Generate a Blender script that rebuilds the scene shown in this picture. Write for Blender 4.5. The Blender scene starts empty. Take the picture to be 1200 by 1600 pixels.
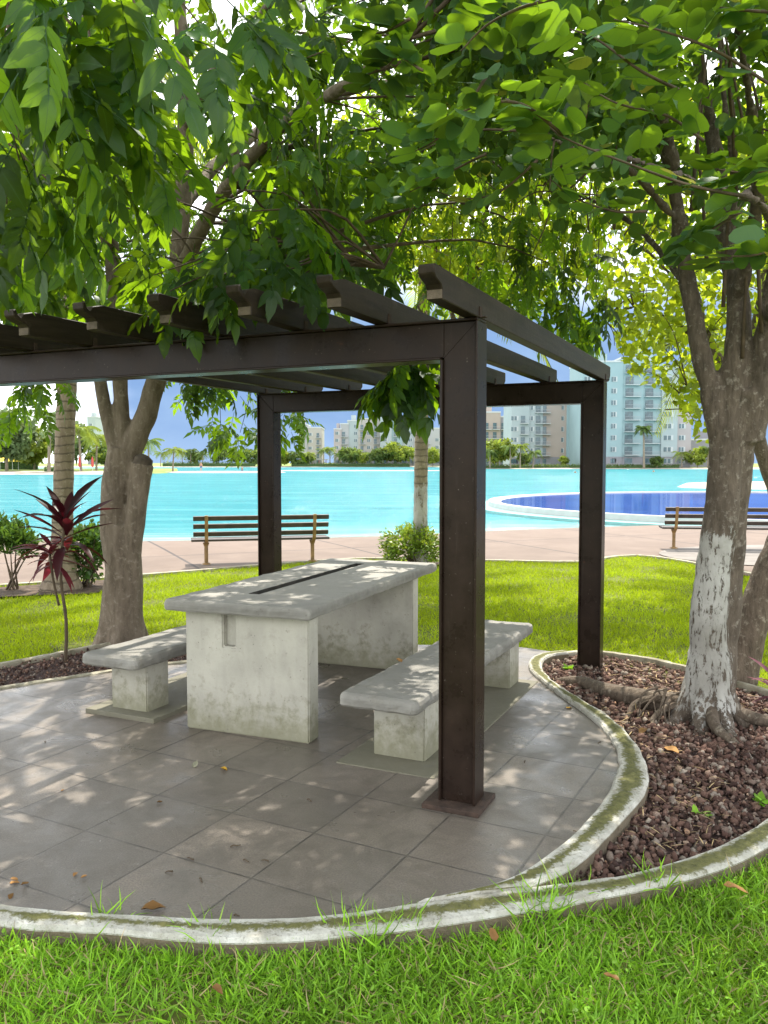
import bpy, bmesh, math, random
import numpy as np
from mathutils import Vector, noise as mnoise

random.seed(7)
rng = np.random.default_rng(11)
R = math.radians
scene = bpy.context.scene
col = scene.collection

# ------------------------------------------------------------------ camera
FOC, PITCH, EYE = 1312.0, 0.0584, 1.65
cam_d = bpy.data.cameras.new("camera")
cam = bpy.data.objects.new("camera", cam_d)
col.objects.link(cam)
cam.location = (0, 0, EYE)
cam.rotation_euler = (math.pi / 2 - PITCH, 0, 0)
cam_d.sensor_fit = 'VERTICAL'
cam_d.sensor_height = 36.0
cam_d.lens = 36.0 * FOC / 1600.0
cam_d.clip_end = 6000
cam_d.clip_start = 0.05
scene.camera = cam
CP, SP = math.cos(PITCH), math.sin(PITCH)


def ray(px, py):
    u, v = px - 600.0, 800.0 - py
    return u, FOC * CP + v * SP, -FOC * SP + v * CP


def gp(px, py, z=0.0):
    dx, dy, dz = ray(px, py)
    t = (z - EYE) / dz
    return (dx * t, dy * t)


def at(px, py, Y):
    dx, dy, dz = ray(px, py)
    t = Y / dy
    return Vector((dx * t, Y, EYE + dz * t))


def to_px(P):
    P = np.asarray(P, float)
    x, y, z = P[..., 0], P[..., 1], P[..., 2] - EYE
    Zc = y * CP - z * SP
    Yc = y * SP + z * CP
    Zc = np.maximum(Zc, 0.05)
    return 600 + FOC * x / Zc, 800 - FOC * Yc / Zc


# ------------------------------------------------------------------ tagging
def tag(o, label=None, cat=None, group=None, kind=None):
    if label: o['label'] = label
    if cat: o['category'] = cat
    if group: o['group'] = group
    if kind: o['kind'] = kind
    return o


def empty(name, loc=(0, 0, 0), rz=0.0):
    o = bpy.data.objects.new(name, None)
    o.empty_display_size = 0.2
    o.location = loc
    o.rotation_euler = (0, 0, rz)
    col.objects.link(o)
    return o


def link(name, me, mat, parent=None, smooth=False):
    o = bpy.data.objects.new(name, me)
    col.objects.link(o)
    if mat is not None:
        for m in (mat if isinstance(mat, (list, tuple)) else [mat]):
            me.materials.append(m)
    if parent is not None: o.parent = parent
    if smooth:
        me.polygons.foreach_set('use_smooth', np.ones(len(me.polygons), bool))
    return o


def kids(o):
    return [c for c in bpy.data.objects if c.parent == o]


def copy_tree(o, parent=None):
    ch = kids(o)
    c = o.copy()
    col.objects.link(c)
    if parent is not None: c.parent = parent
    for k in ch: copy_tree(k, c)
    return c


# ------------------------------------------------------------------ materials
MATS = {}


class NT:
    """small helper round a node tree"""
    def __init__(s, nt): s.nt = nt
    def n(s, t, **kw):
        nd = s.nt.nodes.new(t)
        for k, v in kw.items():
            if k.startswith('i_'):
                nd.inputs[k[2:].replace('_', ' ')].default_value = v
            else:
                setattr(nd, k, v)
        return nd
    def l(s, a, b): s.nt.links.new(a, b)
    def math(s, op, a, b=None, clamp=False):
        nd = s.nt.nodes.new('ShaderNodeMath'); nd.operation = op; nd.use_clamp = clamp
        for i, v in enumerate((a, b)):
            if v is None: continue
            if hasattr(v, 'default_value') or hasattr(v, 'links'): s.l(v, nd.inputs[i])
            else: nd.inputs[i].default_value = v
        return nd.outputs[0]
    def mix(s, fac, a, b, blend='MIX'):
        nd = s.nt.nodes.new('ShaderNodeMix'); nd.data_type = 'RGBA'; nd.blend_type = blend
        ins = [nd.inputs[0], nd.inputs[6], nd.inputs[7]]
        for i, v in zip(ins, (fac, a, b)):
            if hasattr(v, 'links'): s.l(v, i)
            elif isinstance(v, (tuple, list)): i.default_value = tuple(v) + ((1,) if len(v) == 3 else ())
            else: i.default_value = v
        return nd.outputs[2]
    def noise(s, vec, scale, detail=4, rough=0.55, dist=0.0, out='Fac'):
        nd = s.n('ShaderNodeTexNoise'); nd.inputs['Scale'].default_value = scale
        nd.inputs['Detail'].default_value = detail; nd.inputs['Roughness'].default_value = rough
        nd.inputs['Distortion'].default_value = dist
        if vec is not None: s.l(vec, nd.inputs['Vector'])
        return nd.outputs[out]
    def ramp(s, fac, stops, interp='LINEAR'):
        nd = s.n('ShaderNodeValToRGB'); nd.color_ramp.interpolation = interp
        el = nd.color_ramp.elements
        while len(el) < len(stops): el.new(0.5)
        for e, (p, c) in zip(el, stops):
            e.position = p
            e.color = (c, c, c, 1) if isinstance(c, (int, float)) else tuple(c) + (1,)
        s.l(fac, nd.inputs[0])
        return nd.outputs[0]
    def mapr(s, v, a, b, c=0.0, d=1.0):
        nd = s.n('ShaderNodeMapRange'); nd.clamp = True
        nd.interpolation_type = 'SMOOTHSTEP'
        s.l(v, nd.inputs[0])
        for i, x in enumerate((a, b, c, d)): nd.inputs[i + 1].default_value = x
        return nd.outputs[0]


def new_mat(name):
    m = bpy.data.materials.new(name)
    m.use_nodes = True
    nt = m.node_tree
    for nd in list(nt.nodes): nt.nodes.remove(nd)
    h = NT(nt)
    out = h.n('ShaderNodeOutputMaterial')
    MATS[name] = m
    return m, h, out


def pos_of(h, kind='Object', scale=(1, 1, 1), rz=0.0, loc=(0, 0, 0)):
    tc = h.n('ShaderNodeTexCoord')
    mp = h.n('ShaderNodeMapping')
    mp.inputs['Scale'].default_value = scale
    mp.inputs['Rotation'].default_value = (0, 0, rz)
    mp.inputs['Location'].default_value = loc
    h.l(tc.outputs[kind], mp.inputs['Vector'])
    return mp.outputs[0]


def finish(h, out, color, rough=0.7, bump=None, bstr=0.3, bdist=0.01, spec=0.4, metal=0.0):
    b = h.n('ShaderNodeBsdfPrincipled')
    for v, i in ((color, b.inputs['Base Color']), (rough, b.inputs['Roughness'])):
        if hasattr(v, 'links'): h.l(v, i)
        elif isinstance(v, (tuple, list)): i.default_value = tuple(v) + ((1,) if len(v) == 3 else ())
        else: i.default_value = v
    b.inputs['Specular IOR Level'].default_value = spec
    b.inputs['Metallic'].default_value = metal
    if bump is not None:
        bp = h.n('ShaderNodeBump'); bp.inputs['Strength'].default_value = bstr
        bp.inputs['Distance'].default_value = bdist
        h.l(bump, bp.inputs['Height']); h.l(bp.outputs[0], b.inputs['Normal'])
    h.l(b.outputs[0], out.inputs[0])
    return b


def simple(name, c, rough=0.7, var=0.25, scale=6.0, bstr=0.2, spec=0.4, metal=0.0, kind='Object'):
    m, h, out = new_mat(name)
    v = pos_of(h, kind)
    n1 = h.noise(v, scale, 5)
    lo = tuple(x * (1 - var) for x in c); hi = tuple(min(1, x * (1 + var)) for x in c)
    finish(h, out, h.ramp(n1, [(0.3, lo), (0.7, hi)]), rough, h.noise(v, scale * 6, 4), bstr, 0.01, spec, metal)
    return m


def leaf_mat(name, dif, trans, tfac=0.5, var=0.5, gloss=0.08, grough=0.35, yellow=None, vein=0):
    m, h, out = new_mat(name)
    at_ = h.n('ShaderNodeAttribute'); at_.attribute_name = 'tint'
    t = at_.outputs['Fac']
    def cr(c):
        lo = tuple(x * (1 - var) for x in c); hi = tuple(min(1, x * (1 + var)) for x in c)
        st = [(0.0, lo), (0.8, hi)]
        if yellow: st = [(0.0, lo), (0.75, hi), (0.97, hi), (1.0, yellow)]
        return h.ramp(t, st)
    dc, tc_ = cr(dif), cr(trans)
    if vein:
        vu = h.n('ShaderNodeAttribute'); vu.attribute_name = 'vu'
        vv = h.n('ShaderNodeAttribute'); vv.attribute_name = 'vv'
        mid = h.mapr(vu.outputs['Fac'], 0.0, 0.10, 0.85, 0.0)
        st = h.math('FRACT', h.math('SUBTRACT', h.math('MULTIPLY', vv.outputs['Fac'], vein), h.math('MULTIPLY', vu.outputs['Fac'], 1.3)))
        lat = h.mapr(st, 0.0, 0.12, 0.30, 0.0)
        vm = h.math('MAXIMUM', mid, lat)
        dc = h.mix(vm, dc, tuple(min(1, x * 1.7 + 0.02) for x in dif))
        tc_ = h.mix(vm, tc_, tuple(x * 0.55 for x in trans))
    d = h.n('ShaderNodeBsdfDiffuse'); h.l(dc, d.inputs[0])
    tr = h.n('ShaderNodeBsdfTranslucent'); h.l(tc_, tr.inputs[0])
    g = h.n('ShaderNodeBsdfGlossy'); g.inputs['Roughness'].default_value = grough
    g.inputs['Color'].default_value = (0.9, 0.95, 0.9, 1)
    mx = h.n('ShaderNodeMixShader'); mx.inputs[0].default_value = tfac
    h.l(d.outputs[0], mx.inputs[1]); h.l(tr.outputs[0], mx.inputs[2])
    lw = h.n('ShaderNodeLayerWeight'); lw.inputs[0].default_value = 0.5
    m2 = h.n('ShaderNodeMixShader')
    h.l(h.math('ADD', h.math('MULTIPLY', h.math('POWER', lw.outputs['Facing'], 4.0), gloss * 2.0), gloss * 0.35), m2.inputs[0])
    h.l(mx.outputs[0], m2.inputs[1]); h.l(g.outputs[0], m2.inputs[2])
    h.l(m2.outputs[0], out.inputs[0])
    return m


PYAW = 0.4324            # the pergola, table and tiles share these axes
E1 = Vector((math.cos(PYAW), -math.sin(PYAW), 0))
E2 = Vector((math.sin(PYAW), math.cos(PYAW), 0))
P1 = Vector((0.4287, 3.8871, 0))

# paving tiles -------------------------------------------------------------
m, h, out = new_mat('paving')
TYAW = PYAW + 0.055
def tloc(p): return (p[0] * math.cos(TYAW) - p[1] * math.sin(TYAW), p[0] * math.sin(TYAW) + p[1] * math.cos(TYAW))
v = pos_of(h, 'Object', rz=TYAW, loc=(-tloc(gp(573, 1397))[0], -tloc(gp(400, 1373))[1], 0))
br = h.n('ShaderNodeTexBrick', offset=0.0, squash=1.0)
br.inputs['Scale'].default_value = 1.0
br.inputs['Mortar Size'].default_value = 0.0055
br.inputs['Mortar Smooth'].default_value = 0.25
br.inputs['Brick Width'].default_value = 0.46
br.inputs['Row Height'].default_value = 0.46
br.inputs['Color1'].default_value = (0.208, 0.172, 0.136, 1)
br.inputs['Color2'].default_value = (0.118, 0.101, 0.083, 1)
br.inputs['Mortar'].default_value = (0.115, 0.098, 0.08, 1)
vd = h.n('ShaderNodeVectorMath', operation='ADD'); h.l(v, vd.inputs[0])
wob = h.n('ShaderNodeVectorMath', operation='SCALE'); wob.inputs['Scale'].default_value = 0.010
h.l(h.noise(v, 2.2, 3, out='Color'), wob.inputs[0]); h.l(wob.outputs[0], vd.inputs[1])
h.l(vd.outputs[0], br.inputs['Vector'])
big = h.noise(v, 1.1, 5, 0.6)
c1 = h.mix(h.ramp(big, [(0.40, 0.0), (0.7, 0.4)]), br.outputs['Color'], (0.20, 0.155, 0.112))
grain = h.noise(v, 130, 4, 0.75)
c2 = h.mix(h.ramp(grain, [(0.34, 0.75), (0.55, 0.0)]), c1, (0.055, 0.05, 0.046))
c2 = h.mix(h.ramp(grain, [(0.58, 0.0), (0.72, 0.6)]), c2, (0.30, 0.27, 0.24))
stain = h.noise(v, 3.4, 6, 0.72, 0.7)
c2 = h.mix(h.ramp(stain, [(0.46, 0.0), (0.62, 0.65)]), c2, (0.088, 0.074, 0.058))
spot = h.noise(v, 9, 5, 0.7)
c3 = h.mix(h.ramp(spot, [(0.62, 0.0), (0.78, 0.5)]), c2, (0.33, 0.31, 0.285))
wet = h.noise(v, 2.6, 4, 0.6, 0.6)
c3 = h.mix(h.ramp(wet, [(0.36, 0.45), (0.62, 0.0)]), c3, (0.10, 0.088, 0.072))
jn = h.noise(v, 4.5, 4, 0.7)
c3 = h.mix(h.math('MULTIPLY', br.outputs['Fac'], h.ramp(jn, [(0.40, 0.06), (0.64, 0.75)])), c3, (0.022, 0.018, 0.014))
blot = h.noise(v, 26, 5, 0.75)
c3 = h.mix(h.ramp(blot, [(0.64, 0.0), (0.70, 0.7)]), c3, (0.05, 0.042, 0.034))
rg = h.ramp(wet, [(0.36, 0.26), (0.58, 0.50)])
hgt = h.math('ADD', h.math('MULTIPLY', br.outputs['Fac'], -1.6), h.math('MULTIPLY', grain, 0.35))
hgt = h.math('ADD', hgt, h.math('MULTIPLY', spot, 0.5))
finish(h, out, c3, rg, hgt, 0.7, 0.005, 0.5)

# concrete of the table and benches ---------------------------------------
def concrete(name, base, dirt=0.5, seed=0.0, worn=False):
    m, h, out = new_mat(name)
    v = pos_of(h, 'Object', loc=(seed, seed, seed))
    n1 = h.noise(v, 3.5, 6, 0.65)
    n2 = h.noise(v, 14, 6, 0.7)
    n3 = h.noise(v, 90, 3)
    c = h.mix(h.ramp(n1, [(0.3, 0.0), (0.72, 1.0)]), tuple(x * 0.74 for x in base), tuple(min(1, x * 1.1) for x in base))
    c = h.mix(h.ramp(n2, [(0.50, 0.0), (0.70, 0.55 * dirt)]), c, (0.13, 0.118, 0.092))
    c = h.mix(h.ramp(h.noise(v, 1.3, 4, 0.7, 0.8), [(0.42, 0.0), (0.66, 0.55 * dirt)]), c, tuple(x * 0.5 for x in base))
    if worn:
        ge = h.n('ShaderNodeNewGeometry')
        c = h.mix(h.mapr(ge.outputs['Pointiness'], 0.51, 0.58, 0.0, 0.6), c, tuple(min(1, x * 1.5) for x in base))
    # algae and splash dirt on the lowest decimetres (a stain of its own shape)
    tc = h.n('ShaderNodeTexCoord'); sx = h.n('ShaderNodeSeparateXYZ'); h.l(tc.outputs['Object'], sx.inputs[0])
    low = h.math('SUBTRACT', h.math('ADD', h.math('MULTIPLY', n2, 0.5), h.math('MULTIPLY', n1, 0.25)), h.math('ABSOLUTE', sx.outputs['Z']))
    c = h.mix(h.mapr(low, 0.08, 0.36, 0, 0.95 * dirt), c, (0.13, 0.125, 0.055))
    st = h.noise(pos_of(h, 'Object', scale=(9, 9, 1.0)), 2.0, 4)
    c = h.mix(h.ramp(st, [(0.5, 0.0), (0.75, 0.22)]), c, (0.22, 0.21, 0.18))
    pit = h.ramp(n3, [(0.25, 0.0), (0.42, 1.0)])
    vo = h.n('ShaderNodeTexVoronoi'); vo.inputs['Scale'].default_value = 38; h.l(v, vo.inputs['Vector'])
    hole = h.math('MULTIPLY', h.ramp(vo.outputs['Distance'], [(0.10, 1.0), (0.17, 0.0)]), h.ramp(n2, [(0.48, 0.0), (0.56, 1.0)]))
    c = h.mix(h.math('MULTIPLY', hole, 0.6), c, (0.09, 0.08, 0.065))
    pit = h.math('SUBTRACT', pit, h.math('MULTIPLY', hole, 2.0))
    finish(h, out, c, 0.75, h.math('ADD', h.math('MULTIPLY', n2, 0.7), h.math('MULTIPLY', pit, 0.2)), 0.5, 0.006, 0.35)
    return m

concrete('concrete_pale', (0.43, 0.41, 0.345), 0.7)
concrete('concrete_grey', (0.215, 0.205, 0.182), 1.2, 3.1, True)
simple('slot_shade', (0.035, 0.032, 0.026), 0.9, 0.5, 12, 0.4)  # near-black slot walls: the shade inside the slot is put into the colour
concrete('concrete_slab', (0.17, 0.155, 0.14), 0.5, 7.7)

# kerb: white edges with moss in the middle --------------------------------
m, h, out = new_mat('kerb_mossy')
v = pos_of(h, 'Object')
ua = h.n('ShaderNodeAttribute'); ua.attribute_name = 'u'
n1 = h.noise(v, 7, 5, 0.7); n2 = h.noise(v, 30, 5, 0.7); n3 = h.noise(v, 2.2, 3)
cen = h.math('SUBTRACT', 1.0, h.math('MULTIPLY', h.math('ABSOLUTE', h.math('SUBTRACT', ua.outputs['Fac'], 0.5)), 2.0))
sxk = h.n('ShaderNodeSeparateXYZ'); h.l(v, sxk.inputs[0])
n4 = h.noise(v, 75, 4, 0.7)
ms = h.math('MULTIPLY', cen, 0.95)
for nn, kk in ((n1, 0.9), (n3, 1.1), (n2, 1.1), (n4, 0.7)):
    ms = h.math('ADD', ms, h.math('MULTIPLY', h.math('SUBTRACT', nn, 0.5), kk))
ms = h.math('ADD', ms, h.math('MULTIPLY', h.math('SUBTRACT', sxk.outputs['X'], 0.4), 0.13))
moss = h.mix(h.ramp(n2, [(0.3, 0.0), (0.7, 1.0)]), (0.060, 0.060, 0.020), (0.18, 0.175, 0.055))
white = h.mix(h.ramp(n1, [(0.35, 0.0), (0.7, 1.0)]), (0.34, 0.32, 0.26), (0.62, 0.605, 0.54))
c = h.mix(h.mapr(ms, 0.33, 0.74), white, moss)
c = h.mix(h.ramp(n2, [(0.58, 0.0), (0.70, 0.75)]), c, (0.10, 0.09, 0.065))
c = h.mix(h.ramp(n4, [(0.60, 0.0), (0.70, 0.6)]), c, (0.07, 0.062, 0.045))
side = h.math('LESS_THAN', ua.outputs['Fac'], -0.5)
c = h.mix(side, c, h.mix(n1, (0.07, 0.055, 0.035), (0.26, 0.21, 0.14)))
finish(h, out, c, 0.85, h.math('ADD', n1, h.math('MULTIPLY', n2, 1.2)), 0.9, 0.016, 0.3)

m, h, out = new_mat('kerb_plain')
v = pos_of(h, 'Object')
n1 = h.noise(v, 6, 5, 0.7)
finish(h, out, h.ramp(n1, [(0.3, (0.16, 0.14, 0.09)), (0.55, (0.34, 0.31, 0.23)), (0.8, (0.46, 0.43, 0.36))]), 0.85, h.noise(v, 30, 4), 0.4, 0.008)

# painted steel / timber ----------------------------------------------------
m, h, out = new_mat('steel_brown')
v = pos_of(h, 'Object')
n1 = h.noise(v, 5, 5, 0.7); n2 = h.noise(v, 60, 3)
ns = h.noise(pos_of(h, 'Object', scale=(14, 14, 1.5)), 2.0, 5, 0.7)
c = h.ramp(n1, [(0.3, (0.014, 0.0085, 0.006)), (0.7, (0.030, 0.019, 0.0135))])
c = h.mix(h.ramp(ns, [(0.60, 0.0), (0.8, 0.4)]), c, (0.07, 0.055, 0.045))
c = h.mix(h.ramp(n2, [(0.70, 0.0), (0.76, 0.6)]), c, (0.20, 0.17, 0.14))
c = h.mix(h.ramp(h.noise(v, 11, 6, 0.75), [(0.66, 0.0), (0.74, 0.7)]), c, (0.13, 0.05, 0.02))
finish(h, out, c, h.ramp(n1, [(0.3, 0.24), (0.7, 0.36)]), h.math('ADD', n1, h.math('MULTIPLY', n2, 0.15)), 0.2, 0.003, 0.14)

m, h, out = new_mat('timber_dark')
v = pos_of(h, 'Object', scale=(12, 1.0, 12))
n1 = h.noise(v, 2.0, 6, 0.7, 0.4)
n2 = h.noise(pos_of(h, 'Object'), 8, 5, 0.7)
c = h.ramp(n1, [(0.3, (0.013, 0.009, 0.006)), (0.7, (0.042, 0.029, 0.020))])
c = h.mix(h.ramp(n2, [(0.6, 0.0), (0.8, 0.5)]), c, (0.10, 0.08, 0.062))
finish(h, out, c, 0.5, h.math('ADD', n1, n2), 0.4, 0.006, 0.2)
simple('timber_end', (0.11, 0.085, 0.062), 0.8, 0.45, 14, 0.4)
simple('slat_wood', (0.05, 0.036, 0.028), 0.55, 0.35, 9, 0.2)
simple('ochre_steel', (0.26, 0.155, 0.06), 0.5, 0.3, 9, 0.15)
simple('cut_wood', (0.075, 0.058, 0.042), 0.9, 0.4, 12, 0.4)
simple('rust', (0.045, 0.027, 0.018), 0.8, 0.5, 20, 0.4)

# bark ----------------------------------------------------------------------
def h_v(h, vs): return pos_of(h, 'Object', scale=(4, 4, 1.6))
def bark(name, lo, hi, spot, paint=None, ring=False, vs=2.0):
    m, h, out = new_mat(name)
    v = pos_of(h, 'Object')
    vv = pos_of(h, 'Object', scale=(vs * 4, vs * 4, vs))
    n1 = h.noise(vv, 4, 6, 0.7, 0.5); n2 = h.noise(v, 22, 5, 0.7); n3 = h.noise(v, 2.5, 4)
    c = h.mix(h.ramp(n1, [(0.3, 0.0), (0.7, 1.0)]), lo, hi)
    c = h.mix(h.ramp(n2, [(0.55, 0.0), (0.68, 0.8)]), c, spot)
    c = h.mix(h.ramp(n3, [(0.5, 0.0), (0.75, 0.45)]), c, tuple(x * 0.45 for x in lo))
    bump = h.math('ADD', n1, h.math('MULTIPLY', n2, 0.6))
    tc = h.n('ShaderNodeTexCoord'); sx = h.n('ShaderNodeSeparateXYZ'); h.l(tc.outputs['Object'], sx.inputs[0])
    if ring:
        zz = h.math('ADD', h.math('MULTIPLY', sx.outputs['Z'], 9.0), h.math('MULTIPLY', n3, 1.6))
        fr = h.math('FRACT', zz)
        c = h.mix(h.ramp(fr, [(0.0, 0.75), (0.18, 0.0), (0.86, 0.0), (1.0, 0.75)]), c, tuple(x * 0.3 for x in lo))
        bump = h.math('ADD', bump, h.math('MULTIPLY', fr, 1.2))
    if paint:
        z0, z1, side = paint
        f = h.math('ADD', h.math('MULTIPLY', h.math('SUBTRACT', h.noise(h_v(h, vs), 9, 6, 0.75, 0.3), 0.5), 2.0), h.math('MULTIPLY', h.math('SUBTRACT', n1, 0.5), 1.9))
        up = h.math('SUBTRACT', z1, sx.outputs['Z']); dn = h.math('SUBTRACT', sx.outputs['Z'], z0)
        e = h.math('MINIMUM', h.math('MULTIPLY', up, 5.0), h.math('MULTIPLY', dn, 1.6))
        if side is not None:
            e = h.math('MINIMUM', e, h.math('MULTIPLY', h.math('SUBTRACT', side, sx.outputs['X']), 9.0))
        pm = h.mapr(h.math('ADD', h.math('MINIMUM', e, 0.24), f), -0.02, 0.14)
        wh = h.mix(h.ramp(n3, [(0.3, 0.0), (0.7, 1.0)]), (0.24, 0.225, 0.195), (0.46, 0.445, 0.41))
        c = h.mix(pm, c, wh)
        bump = h.math('ADD', bump, h.math('MULTIPLY', pm, 0.25))
    finish(h, out, c, 0.88, bump, 0.75, 0.02, 0.25)
    return m

bark('bark_smooth', (0.10, 0.077, 0.053), (0.235, 0.188, 0.14), (0.30, 0.255, 0.20), vs=1.0)
bark('bark_rough', (0.062, 0.048, 0.036), (0.165, 0.130, 0.098), (0.30, 0.265, 0.22), paint=(0.12, 1.22, 0.13))
bark('bark_plain', (0.06, 0.045, 0.032), (0.17, 0.13, 0.095), (0.30, 0.26, 0.2))
bark('palm_bark', (0.15, 0.115, 0.08), (0.30, 0.24, 0.175), (0.36, 0.31, 0.25), ring=True, vs=0.6)
bark('palm_bark_painted', (0.16, 0.13, 0.095), (0.33, 0.28, 0.2), (0.4, 0.35, 0.28), paint=(-1.0, 1.30, None), ring=True, vs=0.6)
simple('twig', (0.085, 0.06, 0.035), 0.8, 0.35, 15, 0.3)
simple('twig_green', (0.11, 0.14, 0.035), 0.7, 0.3, 15, 0.1)
simple('far_trunk', (0.22, 0.18, 0.13), 0.85, 0.25, 3, 0.1)

# leaves ---------------------------------------------------------------------
leaf_mat('leaf_pinnate', (0.017, 0.056, 0.011), (0.22, 0.37, 0.008), 0.46, 0.55, 0.05, 0.42, vein=7)
leaf_mat('leaf_bilobed', (0.032, 0.084, 0.032), (0.21, 0.35, 0.010), 0.41, 0.5, 0.05, 0.42, yellow=(0.42, 0.38, 0.05), vein=4)
leaf_mat('leaf_light', (0.10, 0.17, 0.016), (0.50, 0.58, 0.022), 0.55, 0.35, 0.04, 0.45)
leaf_mat('leaf_shrub', (0.045, 0.10, 0.018), (0.12, 0.2, 0.02), 0.35, 0.5, 0.06)
leaf_mat('leaf_shrub_light', (0.12, 0.20, 0.025), (0.30, 0.36, 0.03), 0.35, 0.5, 0.06)
leaf_mat('leaf_ti', (0.055, 0.014, 0.018), (0.17, 0.014, 0.026), 0.35, 0.7, 0.05)
leaf_mat('leaf_ti_pink', (0.11, 0.045, 0.058), (0.3, 0.06, 0.08), 0.3, 0.6, 0.05)
leaf_mat('palm_leaf', (0.12, 0.175, 0.022), (0.32, 0.38, 0.025), 0.45, 0.4, 0.05)
leaf_mat('far_leaf', (0.09, 0.14, 0.04), (0.18, 0.23, 0.03), 0.35, 0.4, 0.02)
leaf_mat('far_leaf_light', (0.16, 0.21, 0.035), (0.28, 0.33, 0.035), 0.35, 0.35, 0.02)
leaf_mat('far_leaf_pale', (0.13, 0.185, 0.085), (0.22, 0.26, 0.09), 0.35, 0.35, 0.02)
leaf_mat('grass_near', (0.175, 0.335, 0.030), (0.30, 0.52, 0.02), 0.42, 0.55, 0.04, 0.45, yellow=(0.40, 0.33, 0.16))
leaf_mat('grass_far', (0.245, 0.335, 0.012), (0.38, 0.47, 0.008), 0.42, 0.3, 0.02, 0.5)
leaf_mat('straw', (0.38, 0.28, 0.15), (0.2, 0.15, 0.06), 0.2, 0.5, 0.03)
leaf_mat('dry_leaf', (0.30, 0.16, 0.06), (0.2, 0.1, 0.03), 0.2, 0.5, 0.03)
leaf_mat('yellow_leaf', (0.62, 0.36, 0.05), (0.4, 0.25, 0.03), 0.25, 0.2, 0.03)

# ground materials --------------------------------------------------------
m, h, out = new_mat('lawn_soil')
v = pos_of(h, 'Object')
n1 = h.noise(v, 1.2, 5); n2 = h.noise(v, 18, 5, 0.7)
c = h.mix(h.ramp(n1, [(0.35, 0.0), (0.65, 1.0)]), (0.085, 0.095, 0.020), (0.12, 0.15, 0.022))
c = h.mix(h.ramp(n2, [(0.5, 0.0), (0.72, 0.6)]), c, (0.095, 0.075, 0.040))
finish(h, out, c, 0.95, n2, 0.5, 0.02, 0.2)
simple('soil', (0.085, 0.06, 0.042), 0.95, 0.5, 12, 0.8, 0.2)
m, h, out = new_mat('gravel_soil')
v = pos_of(h, 'Object')
vo = h.n('ShaderNodeTexVoronoi'); vo.inputs['Scale'].default_value = 42; h.l(v, vo.inputs['Vector'])
c = h.mix(vo.outputs['Distance'], (0.10, 0.062, 0.056), (0.03, 0.018, 0.016))
c = h.mix(h.ramp(h.noise(v, 8, 5), [(0.5, 0.0), (0.7, 0.5)]), c, (0.12, 0.085, 0.06))
finish(h, out, c, 0.95, vo.outputs['Distance'], 0.8, 0.02, 0.2)
m, h, out = new_mat('lava_stone')
ta = h.n('ShaderNodeAttribute'); ta.attribute_name = 'tint'
c = h.ramp(ta.outputs['Fac'], [(0.0, (0.050, 0.029, 0.023)), (0.4, (0.135, 0.075, 0.056)), (0.7, (0.20, 0.122, 0.09)), (0.88, (0.225, 0.175, 0.14)), (0.96, (0.34, 0.29, 0.235)), (1.0, (0.42, 0.25, 0.15))])
n2 = h.noise(pos_of(h, 'Object'), 120, 4, 0.8)
c = h.mix(h.ramp(n2, [(0.45, 0.0), (0.7, 0.6)]), c, (0.05, 0.03, 0.03))
finish(h, out, c, 0.95, n2, 0.9, 0.006, 0.25)

m, h, out = new_mat('promenade_concrete')
v = pos_of(h, 'Object', rz=R(-24), loc=(0.7, 0.3, 0))
br = h.n('ShaderNodeTexBrick', offset=0.0)
br.inputs['Scale'].default_value = 1; br.inputs['Brick Width'].default_value = 3.4; br.inputs['Row Height'].default_value = 5.2
br.inputs['Mortar Size'].default_value = 0.03; br.inputs['Mortar'].default_value = (0.055, 0.038, 0.03, 1)
br.inputs['Color1'].default_value = (0.128, 0.086, 0.060, 1); br.inputs['Color2'].default_value = (0.108, 0.073, 0.051, 1)
h.l(v, br.inputs['Vector'])
n1 = h.noise(v, 0.9, 6, 0.65, 0.4); n2 = h.noise(v, 5, 6, 0.7)
c = h.mix(h.ramp(n1, [(0.4, 0.0), (0.7, 0.7)]), br.outputs['Color'], (0.17, 0.122, 0.09))
c = h.mix(h.ramp(n2, [(0.5, 0.0), (0.75, 0.5)]), c, (0.085, 0.055, 0.040))
c = h.mix(h.math('MULTIPLY', br.outputs['Fac'], 0.85), c, (0.035, 0.024, 0.019))
# bleached, always wet strip along the water
wa = h.n('ShaderNodeAttribute'); wa.attribute_name = 'edge'
c = h.mix(h.mapr(wa.outputs['Fac'], -0.2, 0.5, 1.0, 0.0), c, (0.26, 0.25, 0.22))
finish(h, out, c, 0.75, n2, 0.15, 0.01, 0.35)
simple('pad_concrete', (0.17, 0.15, 0.13), 0.8, 0.25, 2.5, 0.15)
simple('white_rim', (0.42, 0.42, 0.40), 0.5, 0.08, 3, 0.05)
simple('pool_wall', (0.16, 0.36, 0.34), 0.4, 0.12, 3, 0.05)
simple('sand', (0.40, 0.35, 0.28), 0.9, 0.12, 0.4, 0.1)
simple('far_lawn', (0.16, 0.21, 0.04), 0.95, 0.3, 0.12, 0.1)
simple('far_ground', (0.15, 0.16, 0.08), 0.95, 0.3, 0.02, 0.1)

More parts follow.
